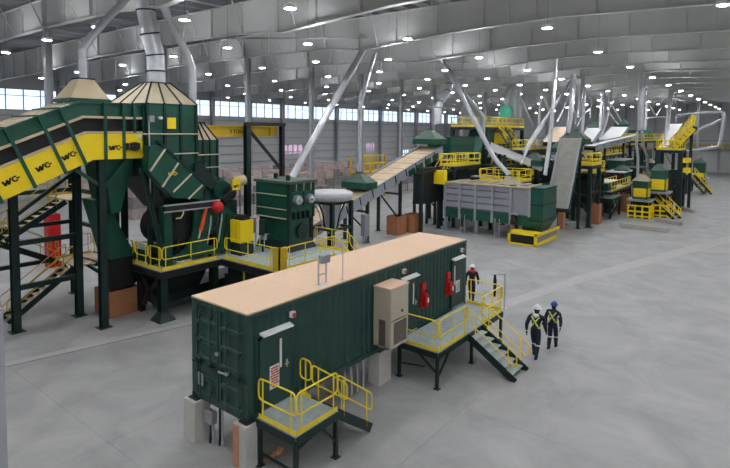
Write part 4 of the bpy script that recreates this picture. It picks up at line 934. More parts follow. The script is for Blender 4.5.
duct('dust_duct', 'silver duct with dark port rising from the hood at the upper belt end', [aY(438, 124, 15.7), aY(438, 108, 15.7), aY(440, 103, 15.7), aY(447.5, 92, 15.7), aY(449.5, 84, 15.7), aY(452, 56, 15.7)], 0.36, 12)
MB().cyl(aY(438, 116, 15.36), aY(438, 116, 15.3), 0.12, 10)
# big diagonal pipe from behind the gearbox to the roof
duct('dust_duct', 'long straight silver pipe slanting up from behind the gearbox machine to the roof', [aY(292, 178, 15.5), aY(331, 107, 15.5), aY(371, 36, 15.5)], 0.26, 12)
# wrapped feed hopper on dark posts
fhc = aY(331, 187, 12.6); fx_, fy_ = fhc.x, 12.6
fh = thing('feed_hopper', 'round hopper wrapped in silvery plastic on dark posts behind gearbox machine', 'hopper', (fx_, fy_, 0))
for i in range(4):
    x, y = fx_-0.95+1.9*(i % 2), fy_-0.95+1.9*(i//2)
    MB().ibeam((x, y, 0.02), (x, y, 4.2), 0.24, 0.24, 0.02, up=(0,1,0)).box(x-0.2, y-0.2, 0, x+0.2, y+0.2, 0.03).build('post', 'frame_green', fh)
for z in (2.4, 4.1):
    for (a, b) in (((-.95, -.95), (.95, -.95)), ((.95, -.95), (.95, .95)), ((.95, .95), (-.95, .95)), ((-.95, .95), (-.95, -.95))): MB().beam((fx_+a[0], fy_+a[1], z), (fx_+b[0], fy_+b[1], z), 0.14, 0.16).build('cross_beam', 'frame_green', fh)
MB().tube([(fx_, fy_, 4.2), (fx_, fy_, 4.3), (fx_, fy_, 4.7), (fx_, fy_, 4.82), (fx_, fy_, 4.86)], [1.2, 1.42, 1.46, 1.3, 0.6], 18).build('wrapped_bowl', 'plastic_wrap', fh)
for i in range(8):
    a = i*pi/4; MB().tube([(fx_+1.3*cos(a), fy_+1.3*sin(a), 4.3), (fx_+0.8*cos(a), fy_+0.8*sin(a), 3.4), (fx_+0.5*cos(a), fy_+0.5*sin(a), 2.2)], 0.05, 6).build('hose', 'galvanized' if i % 2 else 'dark_steel', fh)
MB().cyl((fx_, fy_, 2.0), (fx_, fy_, 4.2), 0.3, 12, 0.7).build('funnel', 'galvanized', fh)
# discharge under the upper end, with boxes
dk = thing('drop_chute', 'black rubber drop chute below the upper end of the tan conveyor', 'chute', (31.2, 14.8, 2.0))
MB().frustum((29.9, 13.3, 32.8, 14.2), 2.5, (30.6, 13.3, 33.2, 14.2), 5.6).build('curtain', 'black_rubber', dk)
for x in (29.8, 32.9): MB().beam((x, 13.25, 0), (x, 13.25, 5.6), 0.26, 0.26).box(x-0.25, 13.0, 0, x+0.25, 13.5, 0.03).build('post', 'frame_green', dk)
MB().beam((29.0, 13.2, 5.2), (36.5, 13.2, 5.5), 0.2, 0.2).build('cross_beam', 'dark_steel', dk)
def box_at(xl, xr, yt, yb, Y, dpt, label):
    a = aZ(xl, yb, 0); b = aY(xr, yb, a.y); h = aY(xl, yt, a.y).z; carton(a.x, a.y, b.x, a.y+dpt, h, label)
carton(27.6, 14.2, 29.0, 15.3, 1.6, 'left one of two cardboard boxes under the black drop chute')
carton(29.4, 13.6, 30.8, 14.7, 1.6, 'right one of two cardboard boxes under the black drop chute')
gc = tag(MB().box(23.3, 14.3, 0.6, 23.9, 14.7, 2.3).box(23.35, 14.45, 0, 23.45, 14.55, 0.6).box(23.75, 14.45, 0, 23.85, 14.55, 0.6).build('control_cabinet', 'grey_paint', None, at=(23.6, 14.5, 0)), 'grey control cabinet on legs under the tan conveyor', 'cabinet')
MB().box(23.35, 14.28, 0.7, 23.85, 14.3, 2.2).build('cabinet_door', 'bunker_grey', gc)
gb2 = thing('transfer_box', 'dark green box hopper right of the tan conveyor upper end', 'hopper', (39, 14.5, 5))
p0 = aY(442, 150, 15.5); 
MB().box(37.0, 14.4, 6.6, 42.2, 17, 8.3).build('shell', 'machine_green', gb2)
MB().box(36.95, 14.33, 7.35, 42.25, 14.4, 7.45).box(36.95, 14.33, 8.25, 42.25, 14.4, 8.35).build('rib', 'frame_green', gb2)
for x in (37.2, 42):
    for y in (14.6, 16.8): MB().beam((x, y, 0), (x, y, 6.6), 0.24, 0.24).box(x-0.25, y-0.25, 0, x+0.25, y+0.25, 0.03).build('leg', 'frame_green', gb2)

# ------------------------------------------------------------------ metering bunker
bk = thing('bunker', 'large grey panelled bunker on legs with dark green hopper end', 'bunker', (34, 8, 0))
BX0, BX1, BY0, BY1, BZ1 = 32.5, 35.6, 3.6, 12.5, 4.4
MB().box(BX0+0.08, 4.7, 2.1, BX1, BY1, BZ1-0.05).build('shell', 'bunker_grey', bk)
ys = [4.72, 6.3, 7.9, 9.45, 10.95, 12.4]
for i in range(5):
    a, b = ys[i]+0.1, ys[i+1]-0.1
    if i == 0: MB().box(BX0+0.01, a, 2.0, BX0+0.08, b, BZ1-0.15).build('side_panel', 'bunker_grey', bk); continue
    for k in range(4):
        z0 = 2.1+0.56*k; MB().add([(BX0+0.09, a, z0), (BX0+0.09, b, z0), (BX0-0.02, b, z0+0.12), (BX0-0.02, a, z0+0.12), (BX0+0.02, b, z0+0.53), (BX0+0.02, a, z0+0.53)], [(0,1,2,3), (3,2,4,5)]).build('side_panel', 'bunker_grey', bk)
for y in ys: MB().box(BX0-0.12, y-0.1, 1.2 if y > 5 else 2.0, BX0+0.08, y+0.1, BZ1).build('rib', 'grey_paint', bk)
MB().box(BX0-0.14, 4.6, BZ1-0.1, BX0+0.1, BY1+0.05, BZ1+0.02).build('top_rail', 'tan_sheet', bk)
for y in [4.9+0.95*i for i in range(8)]: MB().box(BX0-0.1, y-0.1, BZ1, BX1, y+0.1, BZ1+0.06).build('roof_slat', 'tan_sheet' if int(y*2) % 2 else 'machine_green', bk)
MB().box(BX0-0.04, 4.7, 1.25, BX1, BY1, 2.1).build('lower_beam', 'machine_green', bk)
MB().box(BX0-0.1, BY0, 1.6, BX1, 4.62, BZ1).build('hopper_body', 'machine_green', bk)
MB().frustum((BX0+0.3, BY0+0.5, BX1-0.3, 5.2), 0.7, (BX0-0.1, BY0, BX1, 5.2), 1.62).build('hopper_bottom', 'machine_green', bk)
for z in (1.75, 3.0, 4.3): MB().box(BX0-0.13, BY0-0.05, z, BX1+0.03, BY0, z+0.1).box(BX0-0.15, BY0-0.05, z, BX0-0.1, 4.62, z+0.1).build('flange', 'frame_green', bk)
for y in (12.3, 9.35, 6.2):
    for x in (BX0+0.05, BX1-0.2): MB().ibeam((x, y, 0.02), (x, y, 1.3), 0.26, 0.26, 0.02, up=(0,1,0)).box(x-0.2, y-0.2, 0, x+0.2, y+0.2, 0.03).build('leg', 'grey_paint' if x < 33 else 'frame_green', bk)
for y in (10.8, 7.6): MB().cyl((BX0-0.1, y, 0.05), (BX0-0.1, y, 1.6), 0.03, 6).cyl((BX0-0.1, y-0.4, 0.05), (BX0-0.1, y-0.4, 1.6), 0.03, 6).beam((BX0-0.1, y-0.4, 0.4), (BX0-0.1, y, 0.4), 0.05).build('ladder', 'galvanized', bk)
MB().cyl((BX0-0.45, 5.9, 1.95), (BX0-0.1, 5.9, 1.95), 0.2, 12).box(BX0-0.4, 5.7, 1.3, BX0-0.1, 6.15, 1.75).build('drive_motor', 'dark_steel', bk)
MB().cyl((BX0-0.25, 5.55, 2.15), (BX0-0.25, 6.25, 2.15), 0.1, 10).build('motor_gear', 'grey_paint', bk)
h4 = thing('dust_hood', 'pale tan pyramid hood on top of the grey bunker', 'hood', (33.6, 7.0, BZ1))
hood(h4, (33.0, 6.3, 34.3, 7.6), BZ1+0.06, (33.5, 6.8, 33.8, 7.1), BZ1+0.75, 'hood_tan')
hx, hy = 33.65, 6.95
duct('dust_duct', 'long silver duct slanting down from the roof to the hood on the bunker', [(hx, hy, BZ1+0.8), aX(494, 158, hx), aX(451, 75, hx), aX(437, 48, hx)], 0.2, 12)
yg = thing('belt_guard', 'bright yellow floor guard with dark mesh at the hopper end of the bunker', 'guard', (32, 4.6, 0))
a, b = 3.55, 5.85
MB().box(30.95, a, 0.0, 31.15, a+0.2, 0.95).box(30.95, b-0.2, 0, 31.15, b, 0.95).box(30.95, a, 0.8, 32.4, b, 0.95).box(30.95, a, 0.0, 31.15, b, 0.12).box(31.15, a, 0.0, 35.9, a+0.12, 0.2).beam((31.1, a+0.06, 0.85), (36.5, a+0.06, 0.75), 0.16, 0.2).build('guard_frame', 'yellow', yg)
MB().box(31.03, a+0.2, 0.12, 31.06, b-0.2, 0.8).build('mesh_panel', 'black_rubber', yg)
MB().box(31.3, a+0.15, 0.2, 36.4, a+0.18, 0.75).build('side_panel', 'bunker_grey', yg)
# steep cleated incline conveyor
conveyor('steep_conveyor', 'steep dusty grey incline conveyor rising behind the bunker hopper end', aY(557, 208, 4.2), aY(569, 138, 4.2)+Vector((0.6, 0, 0)), 1.75, 0.7, 'belt_grey', 'machine_green', legs=(0.85,), panels=6)
o = tag(MB().box(39.9, 4.3, 0, 40.5, 4.8, 2.7).build('bollard', 'wood_raw', None, at=(40.2, 4.5, 0)), 'orange brown box pillar at the foot of the steep conveyor', 'pillar')

# ------------------------------------------------------------------ work platforms, cabins and far conveyors
def work_platform(name, label, x0, x1, y0, y1, z, rails='nswe', col='rail_yellow', post=0.24, braces=True, body=None, mid=None):
    t = thing(name, label, 'platform', ((x0+x1)/2, (y0+y1)/2, 0))
    MB().box(x0, y0, z-0.06, x1, y1, z).build('deck_plate', 'grating', t)
    for p, q in (((x0, y0), (x1, y0)), ((x1, y0), (x1, y1)), ((x1, y1), (x0, y1)), ((x0, y1), (x0, y0))): MB().beam((*p, z-0.2), (*q, z-0.2), 0.12, 0.3).build('edge_beam', 'dark_steel', t)
    for x in (x0+0.15, x1-0.15):
        for y in (y0+0.15, y1-0.15): MB().beam((x, y, 0), (x, y, z-0.1), post, post).box(x-post, y-post, 0, x+post, y+post, 0.03).build('leg', 'frame_green', t)
    if braces and z > 2:
        for y in (y0+0.15,): MB().beam((x0+0.15, y, z*0.3), (x1-0.15, y, z*0.75), post*0.6, post*0.6).build('brace', 'dark_steel', t); MB().beam((x0+0.15, y, z*0.55), (x1-0.15, y, z*0.55), post*0.7, post*0.8).build('cross_beam', 'dark_steel', t)
        MB().beam((x0+0.15, y0+0.15, z*0.5), (x0+0.15, y1-0.15, z*0.5), post*0.7, post*0.8).beam((x0+0.15, y0+0.15, z*0.2), (x0+0.15, y1-0.15, z*0.8), post*0.5, post*0.5).build('brace', 'dark_steel', t)
    E_ = {'s': ((x0, y0), (x1, y0)), 'n': ((x0, y1), (x1, y1)), 'w': ((x0, y0), (x0, y1)), 'e': ((x1, y0), (x1, y1))}
    for k in rails: guardrail(t, (*E_[k][0], z), (*E_[k][1], z), m=col, r=0.04, n=5, toe=0.2)
    return t
def sort_unit(label, x, y, w, d, zb, hb, zy, hy_, hood_m='hood_tan', stairs=False, base=True):
    """sampling cabin: frame, hopper funnel, green housing with yellow doors, pyramid hood"""
    t = thing('dust_cabin', label, 'cabin', (x, y, 0))
    for sx in (-1, 1):
        for sy in (-1, 1): MB().beam((x+sx*w*0.62, y+sy*d*0.62, 0), (x+sx*w*0.5, y+sy*d*0.5, zb), 0.16, 0.16).build('leg', 'frame_green', t)
    MB().box(x-w*0.85, y-d*0.8, zb-0.2, x+w*0.85, y+d*0.8, zb).build('deck_plate', 'grey_paint', t)
    MB().frustum((x-w*0.2, y-d*0.2, x+w*0.2, y+d*0.2), zb-1.4, (x-w*0.55, y-d*0.55, x+w*0.55, y+d*0.55), zb-0.2).build('funnel', 'dark_steel', t)
    MB().box(x-w/2, y-d/2, zb, x+w/2, y+d/2, zb+hb).build('housing', 'machine_green', t)
    MB().box(x-w/2-0.05, y-d/2+0.1, zb+zy, x-w/2, y+d/2-0.1, zb+zy+hy_).build('access_door', 'yellow', t); MB().box(x-w/2+0.1, y-d/2-0.05, zb+zy, x+w/2-0.1, y-d/2, zb+zy+hy_).build('access_door', 'yellow', t)
    hood(t, (x-w/2-0.1, y-d/2-0.1, x+w/2+0.1, y+d/2+0.1), zb+hb, (x-0.22, y-0.22, x+0.22, y+0.22), zb+hb+0.7, hood_m)
    if base:
        MB().box(x-w*0.66, y-d*0.66, 0, x+w*0.66, y+d*0.66, 0.95).build('drive_housing', 'dark_steel', t)
        for z in (0.15, 0.62, 1.2): MB().box(x-w*0.78, y-d*0.78, z, x+w*0.78, y-d*0.72, z+0.16).build('guard_rail', 'yellow', t); MB().box(x-w*0.78, y-d*0.78, z, x-w*0.72, y+d*0.78, z+0.16).build('guard_rail', 'yellow', t)
        for i in range(4): MB().box(x-w*0.8, y-d*0.78+i*d*0.48, 0, x-w*0.7, y-d*0.68+i*d*0.48, 1.4).build('guard_post', 'yellow', t); MB().box(x-w*0.78+i*w*0.48, y-d*0.8, 0, x-w*0.68+i*w*0.48, y-d*0.7, 1.4).build('guard_post', 'yellow', t)
    return t
# platform on the bunker's far side and the one above the black chute
wp1 = work_platform('work_platform', 'yellow railed platform just behind the bunker roof on the right', 36.4, 39.6, 7.2, 11.0, 4.3)
pa = aY(449, 166, 13); pb = aY(475, 166, 13)
wp2 = work_platform('work_platform', 'yellow railed walkway right of the tan conveyor upper end', pa.x, pb.x, 12.4, 14.0, pa.z)
stair(wp2, (pa.x, 13.2, pa.z), (-1, 0, 0), 0.9, 6, 0.28, 0.2)
MB().box(pa.x-2.2, 12.3, pa.z-1.5, pa.x-1.6, 13.4, pa.z-0.3).build('guard_panel', 'yellow', wp2)
lp = thing('light_table', 'small white topped table behind the grey bunker roof', 'table', aY(481, 180, 12.2))
p = aY(481, 176, 12.2); MB().box(p.x-1.0, 11.6, p.z-0.05, p.x+1.2, 12.8, p.z+0.05).build('table_top', 'belt_white', lp)
for sx in (-0.9, 1.1):
    for y in (11.7, 12.7): MB().beam((p.x+sx, y, 0), (p.x+sx, y, p.z-0.05), 0.1, 0.1).build('leg', 'frame_green', lp)
# tall sorting station with teal dome
px0, px1 = 44.5, 55.5
ss = work_platform('sorting_station', 'tall dark sorting station with yellow railed top and stairs in the middle distance', px0, px1, 14.2, 18.5, aY(500, 127, 14.2).z, post=0.4)
zS = aY(500, 127, 14.2).z; zM = aY(500, 152, 14.2).z
MB().box(px0+3, 14.3, zM, px1, 18.4, zM+0.15).build('deck_plate', 'dark_steel', ss)
guardrail(ss, (px0+3, 14.25, zM+0.15), (px1, 14.25, zM+0.15), r=0.04, n=5, toe=0.2)
MB().box(px0+3.4, 14.7, zM+0.15, px1-1.5, 17.5, zS-0.4).build('machine_body', 'machine_green', ss)
MB().box(px0+3.3, 14.6, zM+0.9, px0+6.6, 14.7, zM+2.2).build('access_panel', 'yellow', ss)
MB().prism([(px0-0.8, zM-0.5), (px0+1.4, zM-0.5), (px0+3.6, zS-0.2), (px0+1.0, zS-0.2)], 'y', 14.6, 16.6).build('feed_chute', 'machine_green', ss)
for k in range(5): MB().beam((px0+3+1.6*k, 14.4, 0), (px0+3+1.6*k, 14.4, zM), 0.24, 0.24).build('leg', 'dark_steel', ss)
MB().box(px0+3.2, 14.8, 1.0, px1-1, 17, zM-1.2).build('machine_body', 'dark_steel', ss)
a = aY(498, 116, 14.0); guardrail(ss, (a.x, 14.0, zS), (a.x+5.5, 14.0, zS-2.0), r=0.04, n=5, toe=0.2)
stair(ss, (a.x, 13.6, zS), (1, 0, 0), 0.9, 9, 0.4, 0.26)
td = thing('teal_dome', 'bright teal domed hood on top of the tall sorting station', 'hood', aY(506, 116, 15.5))
c = aY(506, 112, 15.5); MB().tube([c-Vector((0,0,0.6)), c, c+Vector((0,0,0.5)), c+Vector((0,0,0.85)), c+Vector((0,0,0.95))], [0.85, 0.82, 0.7, 0.4, 0.2], 16).build('dome', 'teal', td)
duct('dust_duct', 'curved silver duct above the teal dome', [c+Vector((0,0,0.95)), aY(506, 98, 15.5), aY(508, 92, 15.5), aY(513, 86, 15.5), aY(520, 85, 15.5)], 0.3, 10)
duct('dust_duct', 'left of two short upright ducts right of the teal dome', [aY(514, 117, 15), aY(514, 100, 15), aY(515, 85, 15)], 0.28, 10)
duct('dust_duct', 'right of two short upright ducts right of the teal dome', [aY(519, 117, 15), aY(519, 104, 15), aY(518, 85, 15)], 0.28, 10)
duct('dust_duct', 'slanting silver duct falling right from the teal dome ducts', [aY(520, 98, 14), aY(524, 108, 14), aY(532, 126, 14)], 0.22, 10)
duct('dust_duct', 'slanting grey duct left of the sorting station with upright lower end', [aY(464, 95, 14), aY(474, 106, 14), aY(482, 117, 14), aY(482.5, 138, 14)], 0.3, 10)
conveyor('covered_conveyor', 'white topped conveyor sloping down right across the middle distance', aY(489, 143, 11), aY(541, 165, 7.0), 1.6, 0.7, 'belt_white', 'belt_white', legs=(0.3, 0.8))
conveyor('covered_conveyor', 'small white covered conveyor ending left of the steep conveyor', aY(530, 156, 8), aY(552, 160, 6), 1.4, 0.9, 'belt_white', 'machine_green', legs=(0.5,))
h5 = thing('dust_hood', 'green hood at the low end of the white conveyor', 'hood', aY(535, 158, 7.6))
c = aY(535, 160, 7.4); bridge(c, h5, 'hood_olive', 0.9, 0.9, 0.7)
# uprights and ducts: (label, pts in pixels, depth plane Y, radius)
DU = [
 ('pale upright duct left of the steep conveyor reaching the roof', [(545, 175), (550, 140), (553.5, 100), (557, 48)], 5.5, 0.32),
 ('long diagonal duct crossing behind the pale upright left of the steep conveyor', [(524, 152), (536, 132), (560, 98), (576, 72)], 9, 0.3),
 ('second diagonal duct, lower and parallel, left of the steep conveyor', [(521, 164), (527, 150), (541, 128), (553, 106)], 8, 0.25),
 ('upright duct with slanting branch, furthest left of the roof ducts', [(539, 130), (540, 100), (541.5, 66)], 12, 0.26),
 ('slanting branch duct on the right of the leftmost upright roof duct', [(541, 92), (547, 106), (551, 118)], 12, 0.22),
 ('wide lilac grey upright duct over the steep conveyor top', [(568, 134), (571, 110), (573.5, 75)], 6.5, 0.5),
 ('dark grey slanting duct beside the wide duct above steep conveyor', [(578, 118), (580, 100), (584, 72)], 7, 0.36),
 ('pale upright duct just right of the wide duct above steep conveyor', [(582, 135), (584, 104), (585, 70)], 7.5, 0.32),
 ('pale bent duct between the wide duct and the right uprights', [(575, 124), (575.5, 116), (573, 108), (568, 90)], 9, 0.24),
 ('narrow white duct pair member leaning left over tan tilted panel', [(557, 122), (563, 110), (569, 92), (571, 84)], 11, 0.2),
 ('upright duct in the row behind, first left of the lilac pair', [(590, 118), (591, 105), (591.5, 96)], 14, 0.26),
 ('left slanting leg of the duct tripod behind the tilted white panel', [(577, 126), (582, 116), (590, 108)], 12, 0.2),
 ('lilac upright duct pair, left pipe, behind tilted white panel', [(600, 132), (601, 112), (602, 92)], 10, 0.38),
 ('lilac upright duct pair, right pipe, behind tilted white panel', [(603.5, 126), (604.5, 108), (605, 92)], 10.5, 0.34),
 ('duct leaning left with its foot between the two tilted panels', [(600, 140), (606, 124), (610, 104), (611, 85)], 8, 0.26),
 ('short diagonal duct dropping right toward the green box, upper one', [(611, 104), (616, 112), (621, 121)], 8, 0.22),
 ('short diagonal duct dropping right toward the green box, lower one', [(609, 112), (613, 118), (618, 124)], 9, 0.2),
 ('tall wide upright duct above the nearest cabin of the right line', [(640.5, 130), (641, 100), (642.5, 66)], 0.8, 0.55),
 ('thin bent duct from the tall upright down to the nearest cabin', [(637.5, 180), (638, 158), (636.5, 146), (637, 132)], 0.2, 0.24),
 ('second thin bent duct just right of the nearest cabin', [(648, 182), (647, 156), (643, 146), (642, 132)], 1.4, 0.26),
 ('upright duct right of the tall wide duct, with slanting braces', [(645, 130), (646.5, 110), (646.5, 92)], 4, 0.3),
 ('tall lilac duct above the second cabin of the right line', [(667, 130), (670, 100), (671, 82)], 1.5, 0.5),
 ('bent pale duct dropping to the second cabin of the right line', [(659, 178), (660, 156), (665, 142), (667, 128)], 0.8, 0.3),
 ('upright duct behind the lilac duct of the second cabin', [(676, 122), (677, 108), (678, 92)], 5, 0.34),
 ('slanting duct leg left of the crossed pair behind the railing', [(656, 116), (650, 106), (647, 98)], 6, 0.22),
 ('slanting duct leg right of the crossed pair behind the railing', [(656, 116), (663, 104), (668, 94)], 6, 0.22),
 ('upright duct of the third cabin near the far wall', [(698, 168), (697.5, 150), (697, 132), (700, 88)], 0.5, 0.4),
 ('pale horizontal duct run between the right uprights', [(644, 122), (648, 118), (660, 117), (668, 118)], 5, 0.24),
]
def clip_roof(P, zmax=16.8):
    out = [P[0]]
    for a, b in zip(P, P[1:]):
        if b.z <= zmax: out.append(b)
        elif a.z < zmax: out.append(a+(b-a)*((zmax-a.z)/(b.z-a.z)))
    return out
for lab, pts, Y, r in DU: duct('dust_duct', lab, clip_roof([aY(x, y, Y) for x, y in pts]), r*0.55, 9, bands=False)
duct('dust_duct', 'big pale duct loop reaching out over the aisle near the far wall', [aX(x, y, 82) for x, y in ((677, 115.5), (700, 113), (720, 111.5), (723, 113), (724, 117), (721, 139), (719, 146), (716, 147), (700, 149.5), (682, 152))], 0.24, 9, bands=False)
duct('dust_duct', 'inner slanting duct of the big loop over the aisle', [aX(x, y, 83) for x, y in ((684, 145), (690, 137), (698, 130), (723, 119))], 0.2, 9, bands=False)
# twin posts with railed platform
tp_ = work_platform('work_platform', 'high yellow railed platform on tall twin green posts', 42.2, 45.6, 2.6, 5.2, aY(588, 166, 2.7).z, post=0.34)
tp2 = work_platform('work_platform', 'second yellow railed platform just right of the twin green posts', 46.2, 50.5, 3.4, 6.0, aY(604, 171, 3.4).z, post=0.26)
MB().box(46.5, 3.6, 1.2, 50.2, 5.8, aY(604, 171, 3.4).z-0.6).build('machine_body', 'dark_steel', tp2)
carton(44.6, 2.4, 45.6, 3.4, 2.0, 'tall red brown cardboard box right of the twin green posts')
# cabins of the right line
sort_unit('nearest green and yellow dust cabin of the right line', aY(641, 200, 0.2).x, 0.2, 1.5, 1.4, aY(640, 203, -0.4).z, 1.9, 0.25, 0.9)
sort_unit('second green and yellow dust cabin of the right line beside stairs', aX(659, 188, 54.5).x, aX(659, 188, 54.5).y, 1.5, 1.4, aX(659, 191, 54.5).z, 2.2, 0.2, 1.1, 'hood_olive')
sort_unit('small third dust cabin near the far wall with stairs', aX(699, 180, 84).x, aX(699, 180, 84).y, 1.7, 1.5, aX(699, 178, 84).z, 2.3, 0.2, 0.6, 'hood_olive', base=False)
c = aY(622, 178, 5); sort_unit('green dust cabin left of and behind the nearest one', c.x, 5, 1.8, 1.6, c.z-0.5, 1.6, 0.2, 0.4, 'hood_olive', base=False)
c = aY(650, 170, 5); sort_unit('green dust cabin behind and between the two nearest ones', c.x, 5.2, 1.8, 1.8, c.z-0.8, 2.0, 0.2, 0.3, 'hood_tan', base=False)
def far_stair(label, x0, y0, x1, y1, Y, w=1.0):
    a = aX(x0, y0, Y) if Y > 40 else aY(x0, y0, Y); b = aZ(x1, y1, 0); t = thing('stair_flight', label, 'stairs', (a.x, a.y, 0))
    d = Vector((b.x-a.x, b.y-a.y, 0)); L = d.length; d.normalize(); n = max(5, int(a.z/0.24)); 
    MB().box(a.x-0.8, a.y-0.6, a.z-0.1, a.x+0.8, a.y+0.6, a.z).build('deck_plate', 'grating', t)
    MB().beam((a.x+0.6, a.y+0.4, 0), (a.x+0.6, a.y+0.4, a.z), 0.16, 0.16).build('leg', 'frame_green', t); MB().beam((a.x-0.6, a.y+0.4, 0), (a.x-0.6, a.y+0.4, a.z), 0.16, 0.16).build('leg', 'frame_green', t)
    stair_any(t, (a.x, a.y-0.1, a.z), d, w, n, L/n, a.z/n)
def stair_any(parent, top, d, width, n, run, rise):
    top = Vector(top); d = Vector(d); s = d.cross(Vector((0,0,1))); bot = top+d*(run*n)-Vector((0,0,rise*n))
    for k in (1, -1):
        o = s*(k*width/2); MB().beam(top+o-Vector((0,0,0.1)), bot+o+Vector((0,0,0.02)), 0.06, 0.3).build('stringer', 'frame_green', parent)
        MB().beam(top+o+Vector((0,0,0.16)), bot+o+Vector((0,0,0.2)), 0.05, 0.18).build('toe_board', 'rail_yellow', parent)
        handrail_slope(parent, top+o, bot+o, 1.0, r=0.05, posts=4, n=5)
    for i in range(1, n):
        c = top+d*(run*i)-Vector((0,0,rise*i)); MB().beam(c-s*(width/2-0.04), c+s*(width/2-0.04), run*0.95, 0.05).build('tread', 'grating', parent)
far_stair('yellow railed stairs descending right from the second cabin', 646, 189, 676, 219, 0.2, 1.1)
far_stair('yellow railed stairs descending right from the third cabin', 690, 174, 707, 194, 80, 1.3)
# black elevator tower with yellow pieces and yellow railed incline
et = work_platform('elevator_tower', 'tall black machine tower with yellow boxes on the right', 60.5, 63.5, -2.4, 0.2, aX(676, 150, 60.5).z, post=0.5)
for z in (2.0, 4.0): MB().box(60.7, -2.2, z-1.2, 63.3, 0.0, z+0.6).build('machine_body', 'dark_steel' if z < 3 else 'frame_green', et)
for y0_, y1_ in ((158, 163), (168, 173)):
    a = aX(683, y0_, 60.3); b = aX(690, y1_, 60.3); MB().box(60.2, b.y, b.z, 61.4, a.y, a.z).build('access_door', 'yellow', et)
yi, *_r = conveyor('railed_incline', 'yellow railed incline conveyor at the top of the black tower', aX(670, 151, 62), aX(693, 127, 62), 2.0, 0.6, 'old_yellow', 'yellow', panels=6)
a = aX(670, 150, 60.9); b = aX(693, 126, 60.9)
handrail_slope(yi, a, b, 1.3, r=0.06, posts=7, n=5); 
handrail_slope(yi, a+Vector((2.2, 0, 0)), b+Vector((2.2, 0, 0)), 1.3, r=0.06, posts=7, n=5)
for f in (0.1, 0.5, 0.9):
    c = a+(b-a)*f; MB().beam((62.0, c.y, 0), (62.0, c.y, c.z-0.4), 0.3, 0.3).build('leg', 'frame_green', yi)
# railed green deck behind the nearest uprights
a = aY(644, 141, 5); b = aY(664, 141, 5)
wd = work_platform('work_platform', 'yellow railed walkway with green machine behind the tall wide duct', a.x, b.x, 5, 8, a.z, post=0.3)
h6 = thing('green_hopper', 'dark green hopper with pointed hood on the railed walkway', 'hopper', ((a.x+b.x)/2, 6.5, a.z))
cx_ = (a.x+b.x)/2; MB().box(cx_-1.6, 5.6, a.z, cx_+1.6, 7.6, a.z+1.2).build('shell', 'machine_green', h6); hood(h6, (cx_-1.6, 5.6, cx_+1.6, 7.6), a.z+1.2, (cx_-0.3, 6.3, cx_+0.3, 6.9), a.z+2.3, 'machine_green')
tb = tag(MB().box(cx_-2.4, 5.6, a.z-5.6, cx_+1.8, 7.6, a.z-1.6).build('panel_box', 'machine_green', None, at=(cx_, 6.5, a.z-5.6)), 'large plain dark green box below the railed walkway', 'box')
MB().box(cx_-2.45, 5.5, a.z-1.6, cx_+1.9, 7.7, a.z-1.2).build('top_beam', 'wood_raw', tb)
for x in (cx_-2.2, cx_+1.6): MB().beam((x, 6.5, 0), (x, 6.5, a.z-5.6), 0.3, 0.3).build('leg', 'frame_green', tb)
# sloping conveyors and tilted covers on the right
conveyor('long_conveyor', 'long pale edged conveyor rising right behind the twin posts', aY(590, 146, 7.5), aY(640, 134, 7.5), 1.3, 0.7, 'belt_white', 'grey_paint', legs=(0.15, 0.5, 0.85), panels=8)
conveyor('tilted_cover', 'tan tilted conveyor cover left of the wide lilac duct', aY(551, 142, 9), aY(562, 127, 12), 1.6, 0.6, 'belt_dust', 'machine_green', legs=(0.5,))
conveyor('tilted_cover', 'pale tilted conveyor cover right of the steep conveyor top', aY(584, 142, 9), aY(595, 128, 11), 2.0, 0.8, 'belt_white', 'grey_paint', legs=(0.5,))
conveyor('tilted_cover', 'white tilted conveyor cover further right below the duct pair', aY(609, 140, 9), aY(620, 127, 11), 2.6, 0.8, 'belt_white', 'grey_paint', legs=(0.5,))
conveyor('tilted_cover', 'white tilted cover beside the yellow railed incline', aY(661, 148, 4.5), aY(676, 124, 5.5), 2.0, 0.7, 'belt_white', 'machine_green', legs=(0.5,))
for lab, x, y, Y in (('green hood left of the pale tilted cover', 562, 148, 7.5), ('green hood on the upper end of the pale tilted cover', 596, 127, 11.2), ('green hood on the upper end of the white tilted cover', 622, 124, 11.2), ('green hood above the steep conveyor top', 577, 139, 5.2)):
    c = aY(x, y, Y); t = thing('dust_hood', lab, 'hood', c); bridge(c, t, 'hood_olive', 1.1, 1.1, 0.9)
    for sx in (-0.9, 0.9): MB().beam((c.x+sx, c.y, 0), (c.x+sx, c.y, c.z-0.5), 0.2, 0.2).build('leg', 'frame_green', t)
c = aY(630, 133, 11); t = tag(MB().box(c.x-3, 10.5, c.z-1, c.x+3, 12.5, c.z+0.6).build('machine_housing', 'machine_green', None, at=(c.x, 11.5, c.z-1)), 'dark green long housing behind the long pale edged conveyor', 'housing')
for sx in (-2.7, 2.7): MB().beam((c.x+sx, 11.5, 0), (c.x+sx, 11.5, c.z-1), 0.3, 0.3).build('leg', 'frame_green', t)
